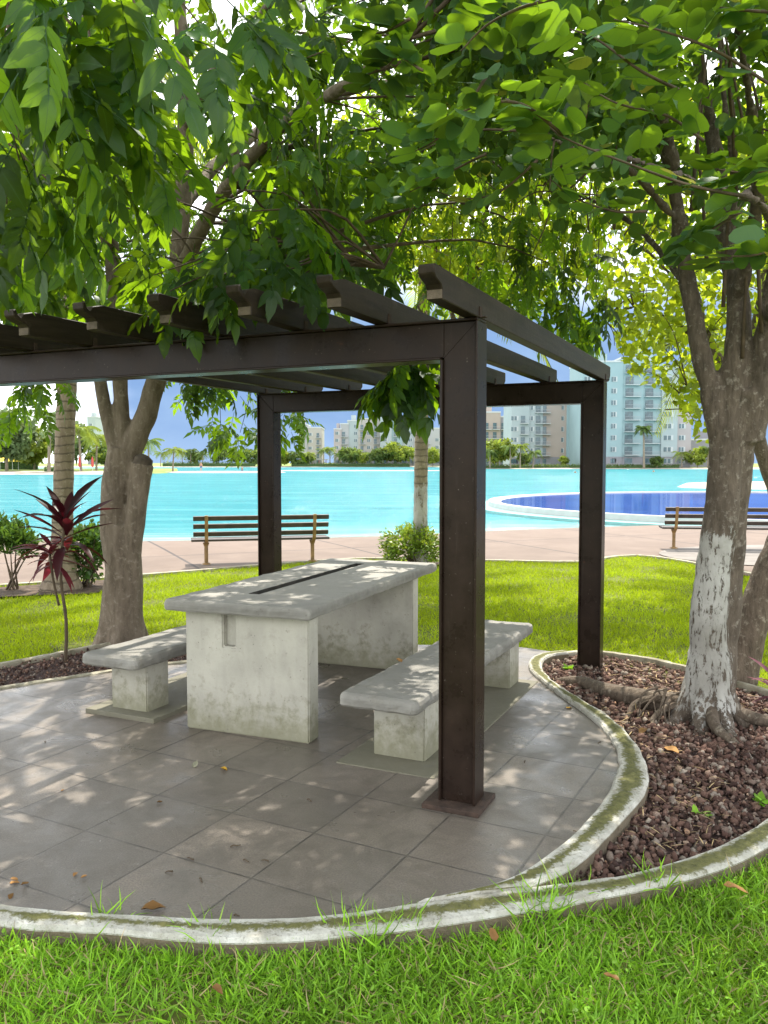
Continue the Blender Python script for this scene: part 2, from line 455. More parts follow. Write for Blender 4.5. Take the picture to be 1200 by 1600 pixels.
# lagoon water: pale over the shallows (depth attribute), cyan beyond ------
m, h, out = new_mat('lagoon_water')
da = h.n('ShaderNodeAttribute'); da.attribute_name = 'depth'
n0 = h.noise(pos_of(h, 'Object', scale=(0.05, 0.16, 1)), 1.0, 4)
dd = h.math('ADD', da.outputs['Fac'], h.math('MULTIPLY', h.math('SUBTRACT', n0, 0.5), 1.4))
c = h.ramp(h.mapr(dd, 0.0, 8.0, 0, 1), [(0.0, (0.26, 0.33, 0.30)), (0.06, (0.155, 0.31, 0.295)), (0.28, (0.072, 0.25, 0.255)), (0.65, (0.034, 0.195, 0.210)), (1.0, (0.020, 0.165, 0.188))])
w1 = h.noise(pos_of(h, 'Object', scale=(0.8, 2.6, 1)), 1.0, 5, 0.6)
w2 = h.noise(pos_of(h, 'Object', scale=(0.10, 0.5, 1)), 1.0, 4, 0.6)
w3 = h.noise(pos_of(h, 'Object', scale=(4, 9, 1)), 1.0, 3, 0.6)
hb_ = h.math('ADD', h.math('MULTIPLY', w1, 0.5), h.math('ADD', w2, h.math('MULTIPLY', w3, 0.15)))
c = h.mix(h.ramp(w2, [(0.42, 0.0), (0.62, 0.6)]), c, (0.055, 0.235, 0.245))
def water_out(c, hb_, bs, bd, lo, hi, rough):
    bp = h.n('ShaderNodeBump'); bp.inputs['Strength'].default_value = bs; bp.inputs['Distance'].default_value = bd
    h.l(hb_, bp.inputs['Height'])
    df = h.n('ShaderNodeBsdfDiffuse'); gl = h.n('ShaderNodeBsdfGlossy'); gl.inputs['Roughness'].default_value = rough
    h.l(bp.outputs[0], gl.inputs['Normal']); h.l(c, df.inputs[0])
    lw = h.n('ShaderNodeLayerWeight'); h.l(bp.outputs[0], lw.inputs['Normal'])
    mx = h.n('ShaderNodeMixShader')
    h.l(h.math('ADD', h.math('MULTIPLY', h.math('POWER', lw.outputs['Facing'], 3.0), hi - lo), lo), mx.inputs[0])
    h.l(df.outputs[0], mx.inputs[1]); h.l(gl.outputs[0], mx.inputs[2]); h.l(mx.outputs[0], out.inputs[0])
rp = h.noise(pos_of(h, 'Object', scale=(0.35, 3.2, 1)), 1.0, 5, 0.65, 0.3)
rq = h.noise(pos_of(h, 'Object', scale=(0.09, 1.1, 1)), 1.0, 5, 0.6, 0.4)
c = h.mix(h.ramp(rp, [(0.42, 0.5), (0.58, 0.0)]), c, (0.012, 0.12, 0.145))
c = h.mix(h.ramp(rq, [(0.40, 0.35), (0.52, 0.0)]), c, (0.012, 0.13, 0.16))
c = h.mix(h.ramp(rq, [(0.54, 0.0), (0.68, 0.3)]), c, (0.15, 0.32, 0.32))
water_out(c, hb_, 1.0, 0.4, 0.02, 0.34, 0.08)
m, h, out = new_mat('pool_water')
w1 = h.noise(pos_of(h, 'Object', scale=(1.2, 2.2, 1)), 1.0, 3, 0.5)
n0 = h.noise(pos_of(h, 'Object', scale=(0.3, 0.3, 1)), 1.0, 3)
water_out(h.ramp(n0, [(0.3, (0.010, 0.040, 0.22)), (0.7, (0.018, 0.065, 0.29))]), w1, 0.12, 0.03, 0.03, 0.62, 0.03)

# buildings --------------------------------------------------------------
def render_wall(name, c):
    simple(name, c, 0.85, 0.06, 0.15, 0.05)
render_wall('wall_aqua', (0.25, 0.345, 0.355))
render_wall('wall_pale_aqua', (0.315, 0.365, 0.365))
render_wall('wall_grey', (0.33, 0.335, 0.335))
render_wall('wall_cream', (0.37, 0.35, 0.315))
render_wall('wall_beige', (0.34, 0.285, 0.245))
render_wall('wall_pink', (0.345, 0.31, 0.3))
render_wall('wall_mauve', (0.215, 0.212, 0.225))
simple('far_glass', (0.06, 0.105, 0.12), 0.2, 0.7, 0.5, 0.0, 0.6)
simple('far_rail', (0.28, 0.30, 0.31), 0.5, 0.1, 0.5, 0.0)
simple('far_white', (0.44, 0.46, 0.45), 0.6, 0.06, 0.5, 0.0)
simple('red_paint', (0.42, 0.06, 0.05), 0.6, 0.2, 2, 0.0)
simple('yellow_cloth', (0.75, 0.55, 0.05), 0.7, 0.1, 2, 0.0)
simple('skin', (0.42, 0.24, 0.16), 0.6, 0.1, 8, 0.0)
simple('swimwear', (0.06, 0.09, 0.22), 0.7, 0.2, 8, 0.0)
simple('hedge', (0.045, 0.085, 0.025), 0.9, 0.5, 3, 0.5)


# ------------------------------------------------------------------ mesh helpers
class MB:
    def __init__(s): s.v = []; s.f = []; s.mi = []
    def add(s, vs, fs, mi=0):
        o = len(s.v)
        s.v += [tuple(p) for p in vs]
        s.f += [tuple(i + o for i in f) for f in fs]
        s.mi += [mi] * len(fs)
    def box(s, c, sx, sy, sz, rz=0.0, mi=0):
        """box centred in plan on c, standing on c.z"""
        ca, sa = math.cos(rz), math.sin(rz)
        vs = []
        for z in (0, sz):
            for x, y in ((-sx / 2, -sy / 2), (sx / 2, -sy / 2), (sx / 2, sy / 2), (-sx / 2, sy / 2)):
                vs.append((c[0] + x * ca - y * sa, c[1] + x * sa + y * ca, c[2] + z))
        s.add(vs, [(3, 2, 1, 0), (4, 5, 6, 7), (0, 1, 5, 4), (1, 2, 6, 5), (2, 3, 7, 6), (3, 0, 4, 7)], mi)
    def obox(s, o, a, b, c, mi=0):
        """box from corner o with edge vectors a, b, c"""
        o, a, b, c = Vector(o), Vector(a), Vector(b), Vector(c)
        vs = [o, o + a, o + a + b, o + b, o + c, o + a + c, o + a + b + c, o + b + c]
        fs = [(3, 2, 1, 0), (4, 5, 6, 7), (0, 1, 5, 4), (1, 2, 6, 5), (2, 3, 7, 6), (3, 0, 4, 7)]
        if a.cross(b).dot(c) < 0: fs = [f[::-1] for f in fs]
        s.add(vs, fs, mi)
    def tube(s, pts, rad, k=8, cap=True, mi=0):
        pts = [Vector(p) for p in pts]
        n = len(pts)
        if not isinstance(rad, (list, tuple)): rad = [rad] * n
        up = Vector((0, 0, 1)); vs = []; fs = []
        t0 = (pts[1] - pts[0]).normalized()
        a = t0.cross(up if abs(t0.z) < 0.9 else Vector((1, 0, 0))).normalized()
        for i in range(n):
            t = (pts[min(i + 1, n - 1)] - pts[max(i - 1, 0)])
            t = t.normalized() if t.length > 1e-9 else t0
            a = (a - t * a.dot(t)).normalized()
            b_ = t.cross(a)
            for j in range(k):
                w = 2 * math.pi * j / k
                vs.append(pts[i] + (a * math.cos(w) + b_ * math.sin(w)) * rad[i])
        for i in range(n - 1):
            for j in range(k):
                q = (j + 1) % k
                fs.append((i * k + j, i * k + q, (i + 1) * k + q, (i + 1) * k + j))
        if cap:
            fs.append(tuple(range(k))[::-1]); fs.append(tuple(range((n - 1) * k, n * k)))
        s.add(vs, fs, mi)
    def mesh(s, name):
        me = bpy.data.meshes.new(name)
        me.from_pydata(s.v, [], s.f)
        if any(s.mi): me.polygons.foreach_set('material_index', s.mi)
        me.update()
        return me
    def build(s, name, mat, parent=None, smooth=False, bevel=0.0, seg=2, fix=False):
        me = s.mesh(name)
        if bevel > 0 or fix:
            bm = bmesh.new(); bm.from_mesh(me)
            if fix: bmesh.ops.recalc_face_normals(bm, faces=bm.faces)
            if bevel > 0:
                ed = [e for e in bm.edges if len(e.link_faces) == 2 and e.calc_face_angle(0) > 0.5]
                bmesh.ops.bevel(bm, geom=ed, offset=bevel, segments=seg, affect='EDGES', profile=0.6)
            bm.to_mesh(me); bm.free()
        return link(name, me, mat, parent, smooth)


def spline(pts, n):
    """Catmull-Rom through points, n samples by arc length"""
    P = np.array([tuple(p) for p in pts], float)
    Q = np.vstack([2 * P[0] - P[1], P, 2 * P[-1] - P[-2]])
    out = []
    for i in range(len(P) - 1):
        p0, p1, p2, p3 = Q[i:i + 4]
        for t in np.linspace(0, 1, 24, endpoint=False):
            out.append(0.5 * ((2 * p1) + (-p0 + p2) * t + (2 * p0 - 5 * p1 + 4 * p2 - p3) * t * t + (-p0 + 3 * p1 - 3 * p2 + p3) * t ** 3))
    out.append(P[-1]); out = np.array(out)
    d = np.r_[0, np.cumsum(np.linalg.norm(np.diff(out, axis=0), axis=1))]
    s = np.linspace(0, d[-1], n)
    return np.stack([np.interp(s, d, out[:, k]) for k in range(P.shape[1])], 1)


def np_mesh(name, V, F):
    """mesh from numpy: V (n,3); F list of (m,k) int arrays"""
    me = bpy.data.meshes.new(name)
    me.vertices.add(len(V)); me.vertices.foreach_set('co', np.ascontiguousarray(V, np.float32).ravel())
    loops = np.concatenate([f.ravel() for f in F]); tot = np.concatenate([np.full(len(f), f.shape[1]) for f in F])
    me.loops.add(len(loops)); me.loops.foreach_set('vertex_index', loops.astype(np.int32))
    me.polygons.add(len(tot))
    me.polygons.foreach_set('loop_start', np.r_[0, np.cumsum(tot)[:-1]].astype(np.int32))
    me.update(calc_edges=True)
    return me


def set_attr(me, name, vals):
    a = me.attributes.new(name, 'FLOAT', 'POINT')
    a.data.foreach_set('value', np.ascontiguousarray(vals, np.float32))


def scatter(name, tmpls, pos, A, B, scale, mat, parent=None, tint=None, smooth=True):
    """copies of template meshes joined into one: pos (n,3), A = long axis, B = blade normal"""
    n = len(pos)
    A = A / np.linalg.norm(A, axis=1, keepdims=True)
    C = np.cross(A, B); C /= np.maximum(np.linalg.norm(C, axis=1, keepdims=True), 1e-6)
    Bn = np.cross(C, A)
    which = rng.integers(0, len(tmpls), n)
    if tint is None: tint = rng.random(n)
    Vs, Fs, Ts, Us = [], {}, [], []
    off = 0
    for k, tm_ in enumerate(tmpls):
        tv, tf = tm_[:2]
        ix = np.where(which == k)[0]
        if not len(ix): continue
        M = np.stack([C[ix], A[ix], Bn[ix]], 1)              # template x,y,z -> side, along, normal
        W = np.einsum('vk,nkj->nvj', tv, M) * scale[ix][:, None, None] + pos[ix][:, None, :]
        nv = len(tv)
        if len(tm_) > 2: Us.append(np.tile(tm_[2], (len(ix), 1)))
        Vs.append(W.reshape(-1, 3)); Ts.append(np.repeat(tint[ix], nv))
        for f in tf:
            ff = f[None] + (off + np.arange(len(ix)) * nv)[:, None, None]
            Fs.setdefault(f.shape[1], []).append(ff.reshape(-1, f.shape[1]))
        off += nv * len(ix)
    V = np.concatenate(Vs)
    me = np_mesh(name, V, [np.concatenate(v) for v in Fs.values()])
    set_attr(me, 'tint', np.concatenate(Ts))
    if Us:
        Us = np.concatenate(Us); set_attr(me, 'vu', Us[:, 0]); set_attr(me, 'vv', Us[:, 1])
    return link(name, me, mat, parent, smooth)


def arr_faces(fs):
    d = {}
    for f in fs: d.setdefault(len(f), []).append(f)
    return [np.array(v, int) for v in d.values()]


def blade_tmpl(width, fold, curl, wave=0.0, secs=(0.22, 0.5, 0.78), wid=(0.8, 1.0, 0.62), ph=0.0):
    """one leaflet: length 1 along y, folded along its midrib, wavy edge"""
    v = [(0, 0, 0)]; f = []
    for i, (s, w) in enumerate(zip(secs, wid)):
        z = -curl * s * s
        wv = wave * math.sin(i * 2.4 + ph)
        ww = w * width * (1 + 0.5 * wave * math.cos(i * 3.1 + ph) * 4)
        v += [(-ww, s - 0.03, z + fold * ww + wv), (0, s, z), (ww, s - 0.03, z + fold * ww - wv)]
    v.append((0, 1, -curl))
    f += [(0, 2, 1), (0, 3, 2)]
    for i in range(len(secs) - 1):
        a = 1 + 3 * i
        f += [(a, a + 1, a + 4, a + 3), (a + 1, a + 2, a + 5, a + 4)]
    a = 1 + 3 * (len(secs) - 1); e = len(v) - 1
    f += [(a, a + 1, e), (a + 1, a + 2, e)]
    return np.array(v, float), f


def pinnate_tmpl(seed, pairs=5, simple_=False, fine=False):
    """compound leaf, rachis along y of length 1; leaflets in pairs and one at the tip"""
    r = random.Random(seed)
    V = []; F = []; U = []
    def put(base, ang, length, droop, tw):
        if fine:
            tv, tf = blade_tmpl(0.235 * r.uniform(0.8, 1.2), r.uniform(0.02, 0.3), r.uniform(-0.05, 0.4), 0.015 + 0.03 * r.random(), (0.07, 0.18, 0.32, 0.48, 0.64, 0.79, 0.91), (0.40, 0.76, 0.97, 1.0, 0.87, 0.58, 0.28), ph=r.random() * 6)
        else: tv, tf = blade_tmpl(0.25 * r.uniform(0.8, 1.2), r.uniform(0.0, 0.3), r.uniform(-0.05, 0.35), 0.02 + 0.05 * r.random(), ph=r.random() * 6) if not simple_ else \
            blade_tmpl(0.22, 0.2, 0.1, 0.0, (0.45,), (1.0,))
        ca, sa = math.cos(ang), math.sin(ang)
        o = len(V)
        ns_ = (len(tv) - 2) // 3
        U.extend([(0, 0)] + [(u_, (k_ + 1) / (ns_ + 1)) for k_ in range(ns_) for u_ in (1, 0, 1)] + [(0, 1)])
        for x, y, z in tv * length:
            z2 = z + x * tw
            x2, y2 = x * ca + y * sa, -x * sa + y * ca
            V.append((base[0] + x2, base[1] + y2, base[2] + z2 - droop * y))
        F.extend(tuple(i + o for i in q) for q in tf)
    for i in range(pairs):
        s = 0.22 + 0.70 * i / max(1, pairs - 1)
        L = (0.40 + 0.07 * math.sin(i * 1.3)) * r.uniform(0.7, 1.15)
        for sg in (-1, 1):
            put((0, s + 0.02 * r.uniform(-1, 1), -0.10 * s * s), sg * r.uniform(0.75, 1.15) * (1.0 - 0.35 * (i / pairs)), L, r.uniform(0.15, 0.5), sg * r.uniform(-0.3, 0.3))
    put((0, 1.0, -0.10), r.uniform(-0.15, 0.15), 0.46, r.uniform(0.2, 0.5), 0)
    o = len(V); w = 0.008                                   # rachis
    ys = (0, 0.5, 1.02)
    for y in ys:
        U += [(0, 0)] * 3
        V += [(-w, y, -0.10 * y * y), (w, y, -0.10 * y * y), (0, y, -0.10 * y * y - 2 * w)]
    for i in range(2):
        a = o + 3 * i
        F.extend([(a, a + 1, a + 4, a + 3), (a + 1, a + 2, a + 5, a + 4), (a + 2, a, a + 3, a + 5)])
    return np.array(V, float), arr_faces(F), np.array(U, float)


def bilobed_tmpl(fold, curl, ph):
    v = []; f = []; U = []
    ys = [0.0, 0.12, 0.32, 0.58, 0.80, 1.0]
    yo = [-0.10, -0.02, 0.28, 0.62, 0.90, 1.02]
    xo = [0.16, 0.40, 0.54, 0.53, 0.42, 0.25]
    xi = [0, 0, 0, 0, 0.05, 0.13]
    yi = [0, 0.12, 0.32, 0.56, 0.78, 0.98]
    for sg in (-1, 1):
        o = len(v)
        for i in range(6):
            for t in (0, 0.5, 1.0):
                x = xi[i] + (xo[i] - xi[i]) * t; y = yi[i] + (yo[i] - yi[i]) * t
                z = fold * x - curl * x * x * 1.5 + 0.03 * math.sin(3 * y + ph) - 0.10 * y * y + 0.02 * math.sin(9 * y + ph + sg) * t
                v.append((sg * x, y, z)); U.append((t, y))
        for i in range(5):
            for j in (0, 1):
                a = o + i * 3 + j
                q = (a, a + 1, a + 4, a + 3)
                f.append(q if sg > 0 else q[::-1])
    o = len(v)                                              # petiole
    v += [(-0.012, 0.0, 0), (0.012, 0.0, 0), (0.008, -0.32, -0.06), (-0.008, -0.32, -0.06)]
    f.append((o, o + 1, o + 2, o + 3)); U += [(0, 0)] * 4
    return np.array(v, float), arr_faces(f), np.array(U, float)


def oval_tmpl(w=0.28, fold=0.15, curl=0.12):
    tv, tf = blade_tmpl(w, fold, curl, 0.02, (0.3, 0.7), (1.0, 0.85))
    return tv, arr_faces(tf)


PINN = [pinnate_tmpl(i, p) for i, p in enumerate((4, 5, 5, 4, 6, 5, 3, 4, 6, 5, 4, 5))]
PINN_HI = [pinnate_tmpl(60 + i, p, fine=True) for i, p in enumerate((4, 5, 4, 5, 3, 4, 5, 4, 5, 4))]
PINN_LO = [pinnate_tmpl(20 + i, p, True) for i, p in enumerate((4, 5, 5))]
BILO = [bilobed_tmpl(a, c, p) for a, c, p in ((0.25, 0.2, 0), (0.5, 0.3, 1.5), (0.1, 0.15, 3), (0.8, 0.5, 4.2), (0.35, 0.4, 5), (1.1, 0.6, 0.7), (-0.15, -0.3, 2.2), (0.6, -0.2, 3.7), (0.0, 0.5, 5.6))]
OVAL = [oval_tmpl(0.28, 0.15, 0.1), oval_tmpl(0.24, 0.3, 0.25), oval_tmpl(0.32, 0.05, 0.05)]


def unit(n):
    v = rng.normal(size=(n, 3)); return v / np.linalg.norm(v, axis=1, keepdims=True)


def organic(mb, voxel, parent, name, mat, rough=0.012, freq=5.0, smooth_it=6):
    """union the tubes of mb into one continuous bark surface"""
    me = mb.mesh(name + '_raw')
    o = bpy.data.objects.new(name + '_raw', me); col.objects.link(o)
    rm = o.modifiers.new('r', 'REMESH'); rm.mode = 'VOXEL'; rm.voxel_size = voxel; rm.adaptivity = 0
    sm = o.modifiers.new('s', 'SMOOTH'); sm.iterations = smooth_it; sm.factor = 0.5
    dg = bpy.context.evaluated_depsgraph_get()
    m2 = bpy.data.meshes.new_from_object(o.evaluated_get(dg))
    bpy.data.objects.remove(o); bpy.data.meshes.remove(me)
    m2.name = name
    nv = len(m2.vertices)
    co = np.empty(nv * 3, np.float32); m2.vertices.foreach_get('co', co); co = co.reshape(-1, 3)
    no = np.empty(nv * 3, np.float32); m2.vertices.foreach_get('normal', no); no = no.reshape(-1, 3)
    d = np.array([mnoise.fractal(Vector((p[0] * freq, p[1] * freq, p[2] * freq * 0.5)), 0.8, 2.0, 3) for p in co])
    co = co + no * (d * rough)[:, None]
    m2.vertices.foreach_set('co', co.ravel().astype(np.float32)); m2.update()
    return link(name, m2, mat, parent, True)


def in_poly(P, poly):
    x, y = P[:, 0], P[:, 1]; ins = np.zeros(len(P), bool)
    n = len(poly)
    for i in range(n):
        x0, y0 = poly[i][:2]; x1, y1 = poly[(i + 1) % n][:2]
        c = ((y0 > y) != (y1 > y))
        if y1 != y0: ins ^= c & (x < (x1 - x0) * (y - y0) / (y1 - y0) + x0)
    return ins


def sheet(name, poly, z, mat, parent=None):
    bm = bmesh.new()
    vs = [bm.verts.new((p[0], p[1], z)) for p in poly]
    f = bm.faces.new(vs)
    bmesh.ops.triangulate(bm, faces=[f])
    bmesh.ops.recalc_face_normals(bm, faces=bm.faces)
    for f in bm.faces:
        if f.normal.z < 0: f.normal_flip()
    me = bpy.data.meshes.new(name); bm.to_mesh(me); bm.free()
    return link(name, me, mat, parent)


# ================================================================== THE SETTING
PATIO_IN = [(-1.43, 3.03), (-1.01, 2.96), (-0.67, 2.93), (-0.25, 2.94), (0.12, 3.03), (0.42, 3.15), (0.62, 3.33), (0.88, 3.67), (1.12, 4.09), (1.29, 4.52),
            (1.35, 4.95), (1.33, 5.35), (1.26, 5.78), (1.18, 6.25), (1.16, 6.65), (1.24, 6.95), (1.38, 7.12), (1.56, 7.2)]
CURB1_OUT = [(0.55, 3.14), (0.72, 3.26), (0.86, 3.42), (1.11, 3.78), (1.27, 4.03), (1.37, 4.26), (1.44, 4.56), (1.47, 4.92), (1.44, 5.35), (1.34, 5.76),
             (1.265, 6.2), (1.26, 6.6), (1.32, 6.85), (1.43, 7.03), (1.58, 7.11)]
CURB2_IN = [(-2.95, 5.75), (-3.12, 5.25), (-3.08, 4.7), (-2.86, 4.2), (-2.52, 3.78), (-2.0, 3.34), (-1.43, 3.03), (-1.01, 2.96), (-0.67, 2.93), (-0.25, 2.94), (0.12, 3.03), (0.42, 3.12), (0.66, 3.17), (0.85, 3.215), (0.95, 3.24), (1.24, 3.38),
            (1.5, 3.55), (1.8, 3.82), (2.3, 4.4), (2.8, 5.1), (3.1, 5.8)]
CURB2_OUT = [(-3.06, 5.79), (-3.24, 5.25), (-3.2, 4.66), (-2.97, 4.13), (-2.61, 3.69), (-2.07, 3.23), (-1.46, 2.92), (-0.97, 2.845), (-0.69, 2.80), (-0.44, 2.785), (-0.15, 2.82), (0.15, 2.88), (0.47, 2.97), (0.66, 3.02), (0.81, 3.075), (1.04, 3.155),
             (1.28, 3.26), (1.55, 3.43), (1.92, 3.76), (2.45, 4.35), (2.95, 5.05), (3.26, 5.8)]
BED_BACK = [(1.56, 7.16), (1.78, 7.22), (2.02, 7.12), (2.3, 6.85), (2.55, 6.4), (2.78, 5.9), (2.95, 5.5)]
PATIO_BACK = [(1.56, 7.2), (1.3, 7.4), (1.14, 7.5), (0.3, 7.55), (-0.64, 7.5), (-1.2, 7.15), (-1.62, 6.85), (-1.92, 6.72), (-2.2, 6.5), (-2.8, 6.02), (-2.97, 5.72), (-3.12, 5.25), (-3.08, 4.7), (-2.86, 4.2), (-2.52, 3.78), (-2.0, 3.34)]
LEFT_BED_BACK = [(-4.2, 6.3), (-3.6, 6.55), (-3.12, 6.78), (-2.56, 7.47), (-2.1, 7.72), (-1.6, 7.75), (-1.15, 7.4), (-0.9, 7.42)]
PROM_EDGE = [(-30, 7.0), (-12, 9.2), (-8, 10.3), (-5.25, 11.4), (-3.56, 12.5), (-2.97, 12.92), (-1.7, 13.9), (-0.46, 14.6), (0.4, 14.55), (1.11, 14.42), (1.87, 14.33), (3.36, 14.14),
             (4.1, 14.9), (4.64, 15.1), (5.0, 14.5), (5.33, 13.4), (5.62, 12.4), (6.6, 11.2), (9, 10.6), (16, 10.2), (34, 10)]
SHORE = [(-60, 19.5), (-30, 18.9), (-14, 18.7), (-8.6, 18.8), (-5.2, 18.85), (-1.06, 19.9), (1.45, 21.05), (2.85, 21.9), (4.28, 22.45), (5.42, 22.9), (7.5, 23.6), (12, 25), (20, 27.5), (60, 40)]
LIFT = 0.0
tag(sheet('terrain', [(-4000, -300), (4000, -300), (4000, 5000), (-4000, 5000)], -1.2, MATS['far_ground']), kind='structure')

# lawn sheet with gentle unevenness
xs = np.linspace(-40, 40, 90); ys = np.linspace(-12, 15.6, 60)
gx, gy = np.meshgrid(xs, ys)
gz = -0.055 + 0.012 * np.sin(gx * 1.7 + 0.6) * np.cos(gy * 1.3)
V = np.stack([gx.ravel(), gy.ravel(), gz.ravel()], 1)
ii = np.arange(59)[:, None] * 90 + np.arange(89)[None]
F = np.stack([ii, ii + 1, ii + 91, ii + 90], -1).reshape(-1, 4)
tag(link('lawn', np_mesh('lawn', V, [F]), MATS['lawn_soil']), kind='structure')

# promenade: a slab that dips under the water along the shore
prom = spline(PROM_EDGE, 200); shore = spline(SHORE, 200)
rows = []; zs = []; ed = []
for t in (0, 0.5, 0.85):
    rows.append(prom * (1 - t) + shore * t); zs.append(-0.02 if t < 0.6 else -0.035); ed.append(5.0)
wd = (shore - prom); wd /= np.linalg.norm(wd, axis=1, keepdims=True)
for d_, z_ in ((-0.7, -0.055), (0.0, -0.12), (0.8, -0.21), (2.0, -0.5), (4, -0.9)):
    rows.append(shore + wd * d_); zs.append(z_); ed.append(-d_)
V = np.concatenate([np.c_[r, np.full(200, z)] for r, z in zip(rows, zs)])
ii = np.arange(len(rows) - 1)[:, None] * 200 + np.arange(199)[None]
F = np.stack([ii, ii + 1, ii + 201, ii + 200], -1).reshape(-1, 4)
me = np_mesh('promenade', V, [F]); set_attr(me, 'edge', np.repeat(ed, 200))
tag(link('promenade', me, MATS['promenade_concrete']), kind='structure')
# riser of the promenade slab against the lawn, a pale strip
mb = MB()
for a, b in zip(prom[:-1], prom[1:]):
    n_ = Vector((-(b - a)[1], (b - a)[0], 0)).normalized()
    mb.add([(a[0], a[1], -0.2), (b[0], b[1], -0.2), (b[0], b[1], -0.012), (a[0], a[1], -0.012), (a[0] + n_.x * 0.1, a[1] + n_.y * 0.1, -0.012), (b[0] + n_.x * 0.1, b[1] + n_.y * 0.1, -0.012)],
           [(0, 1, 2, 3), (3, 2, 5, 4)])
tag(mb.build('promenade_edge', MATS['kerb_plain']), kind='structure')

# lagoon
offs = [-0.4, 0, 0.5, 1, 1.8, 3, 5, 8, 14, 25, 60, 150, 400, 900]
rows = [shore + np.array([0.0, 1.0]) * o for o in offs]
rows = [np.c_[r[:, 0] * (1 + max(0, o - 8) / 40), r[:, 1]] for r, o in zip(rows, offs)]
V = np.concatenate([np.c_[r, np.full(200, -0.12)] for r in rows])
ii = np.arange(len(rows) - 1)[:, None] * 200 + np.arange(199)[None]
F = np.stack([ii, ii + 1, ii + 201, ii + 200], -1).reshape(-1, 4)
me = np_mesh('lagoon', V, [F]); set_attr(me, 'depth', np.repeat(np.clip(offs, 0, 30), 200))
tag(link('lagoon', me, MATS['lagoon_water'], smooth=True), kind='structure')

# round pool raised in the lagoon
PC, PR = (16.2, 32.2), 12.0
pool = empty('round_pool', (PC[0], PC[1], 0))
tag(pool, 'round dark blue pool with a white rim standing in the turquoise lagoon', 'pool')
def ring(r0, r1, z0, z1, n=128):
    mb = MB(); vs = []
    for i in range(n):
        w = 2 * math.pi * i / n; c_, s_ = math.cos(w), math.sin(w)
        vs += [(r0 * c_, r0 * s_, z0), (r0 * c_, r0 * s_, z1), (r1 * c_, r1 * s_, z1), (r1 * c_, r1 * s_, z0)]
    fs = []
    for i in range(n):
        a, b_ = 4 * i, 4 * ((i + 1) % n)
        for j in range(3): fs.append((a + j, a + j + 1, b_ + j + 1, b_ + j))
    mb.add(vs, fs); return mb
ring(PR - 0.16, PR + 0.10, -0.05, 0.16).build('rim', MATS['white_rim'], pool, fix=True)
ring(PR - 0.10, PR + 0.75, -0.6, -0.03).build('wall', MATS['pool_wall'], pool, fix=True)
ring(PR - 0.5, PR - 0.16, -0.3, 0.10).build('inner_ledge', MATS['white_rim'], pool, fix=True)
sheet('water', [((PR - 0.4) * math.cos(2 * math.pi * i / 96), (PR - 0.4) * math.sin(2 * math.pi * i / 96)) for i in range(96)], 0.105, MATS['pool_water'], pool)

# patio
PATIO = [tuple(p) for p in spline(PATIO_IN, 90)] + PATIO_BACK[1:]
tag(sheet('paving', PATIO, 0.0, MATS['paving']), kind='structure')


def kerb(name, inner, outer, ztop, zbot, mat, n=160, kind='structure'):
    """two offset lines swept into a rounded kerb, 'u' runs across its top"""
    A = spline(inner, n); B = spline(outer, n)
    prof = [(0.0, zbot, -1.0), (0.0, ztop - 0.012, 0.0), (0.08, ztop, 0.06), (0.5, ztop + 0.006, 0.5), (0.92, ztop, 0.94), (1.0, ztop - 0.014, 1.0), (1.0, ztop - 0.02, -1.0), (1.0, zbot, -1.0)]
    V = []; U = []
    for i in range(n):
        for t, z, u in prof:
            p = A[i] * (1 - t) + B[i] * t
            w = mnoise.fractal(Vector((p[0] * 6, p[1] * 6, t * 2)), 0.9, 2, 3) * 0.007
            V.append((p[0] + w, p[1] - w, z + w * (z > zbot))); U.append(u)
    k = len(prof)
    F = [(i * k + j, i * k + j + 1, (i + 1) * k + j + 1, (i + 1) * k + j) for i in range(n - 1) for j in range(k - 1)]
    F += [tuple(range(k)), tuple(range((n - 1) * k, n * k))[::-1]]
    mb = MB(); mb.add(V, F); me = mb.mesh(name)
    set_attr(me, 'u', U)
    bm = bmesh.new(); bm.from_mesh(me); bmesh.ops.recalc_face_normals(bm, faces=bm.faces); bm.to_mesh(me); bm.free()
    return tag(link(name, me, mat, None, False), kind=kind)

kerb('kerb', CURB2_IN, CURB2_OUT, 0.022, -0.16, MATS['kerb_mossy'], 230)
kerb('kerb', PATIO_IN[4:], CURB1_OUT, 0.030, -0.16, MATS['kerb_mossy'])
kerb('kerb', BED_BACK, [(p[0] + 0.05 * (0.3 + i * 0.12), p[1] + 0.08 - i * 0.01) for i, p in enumerate(BED_BACK)], 0.012, -0.12, MATS['kerb_plain'], 60)
kerb('kerb', LEFT_BED_BACK, [(p[0] - 0.01, p[1] + 0.08) for p in LEFT_BED_BACK], 0.012, -0.12, MATS['kerb_plain'], 60)
LB = [(-3.02, 5.72), (-2.8, 6.03), (-2.2, 6.5), (-1.92, 6.72), (-1.62, 6.85), (-1.2, 7.13)]
kerb('kerb', LB, [(p[0] - 0.03, p[1] + 0.06) for p in LB], 0.01, -0.12, MATS['kerb_plain'], 60)

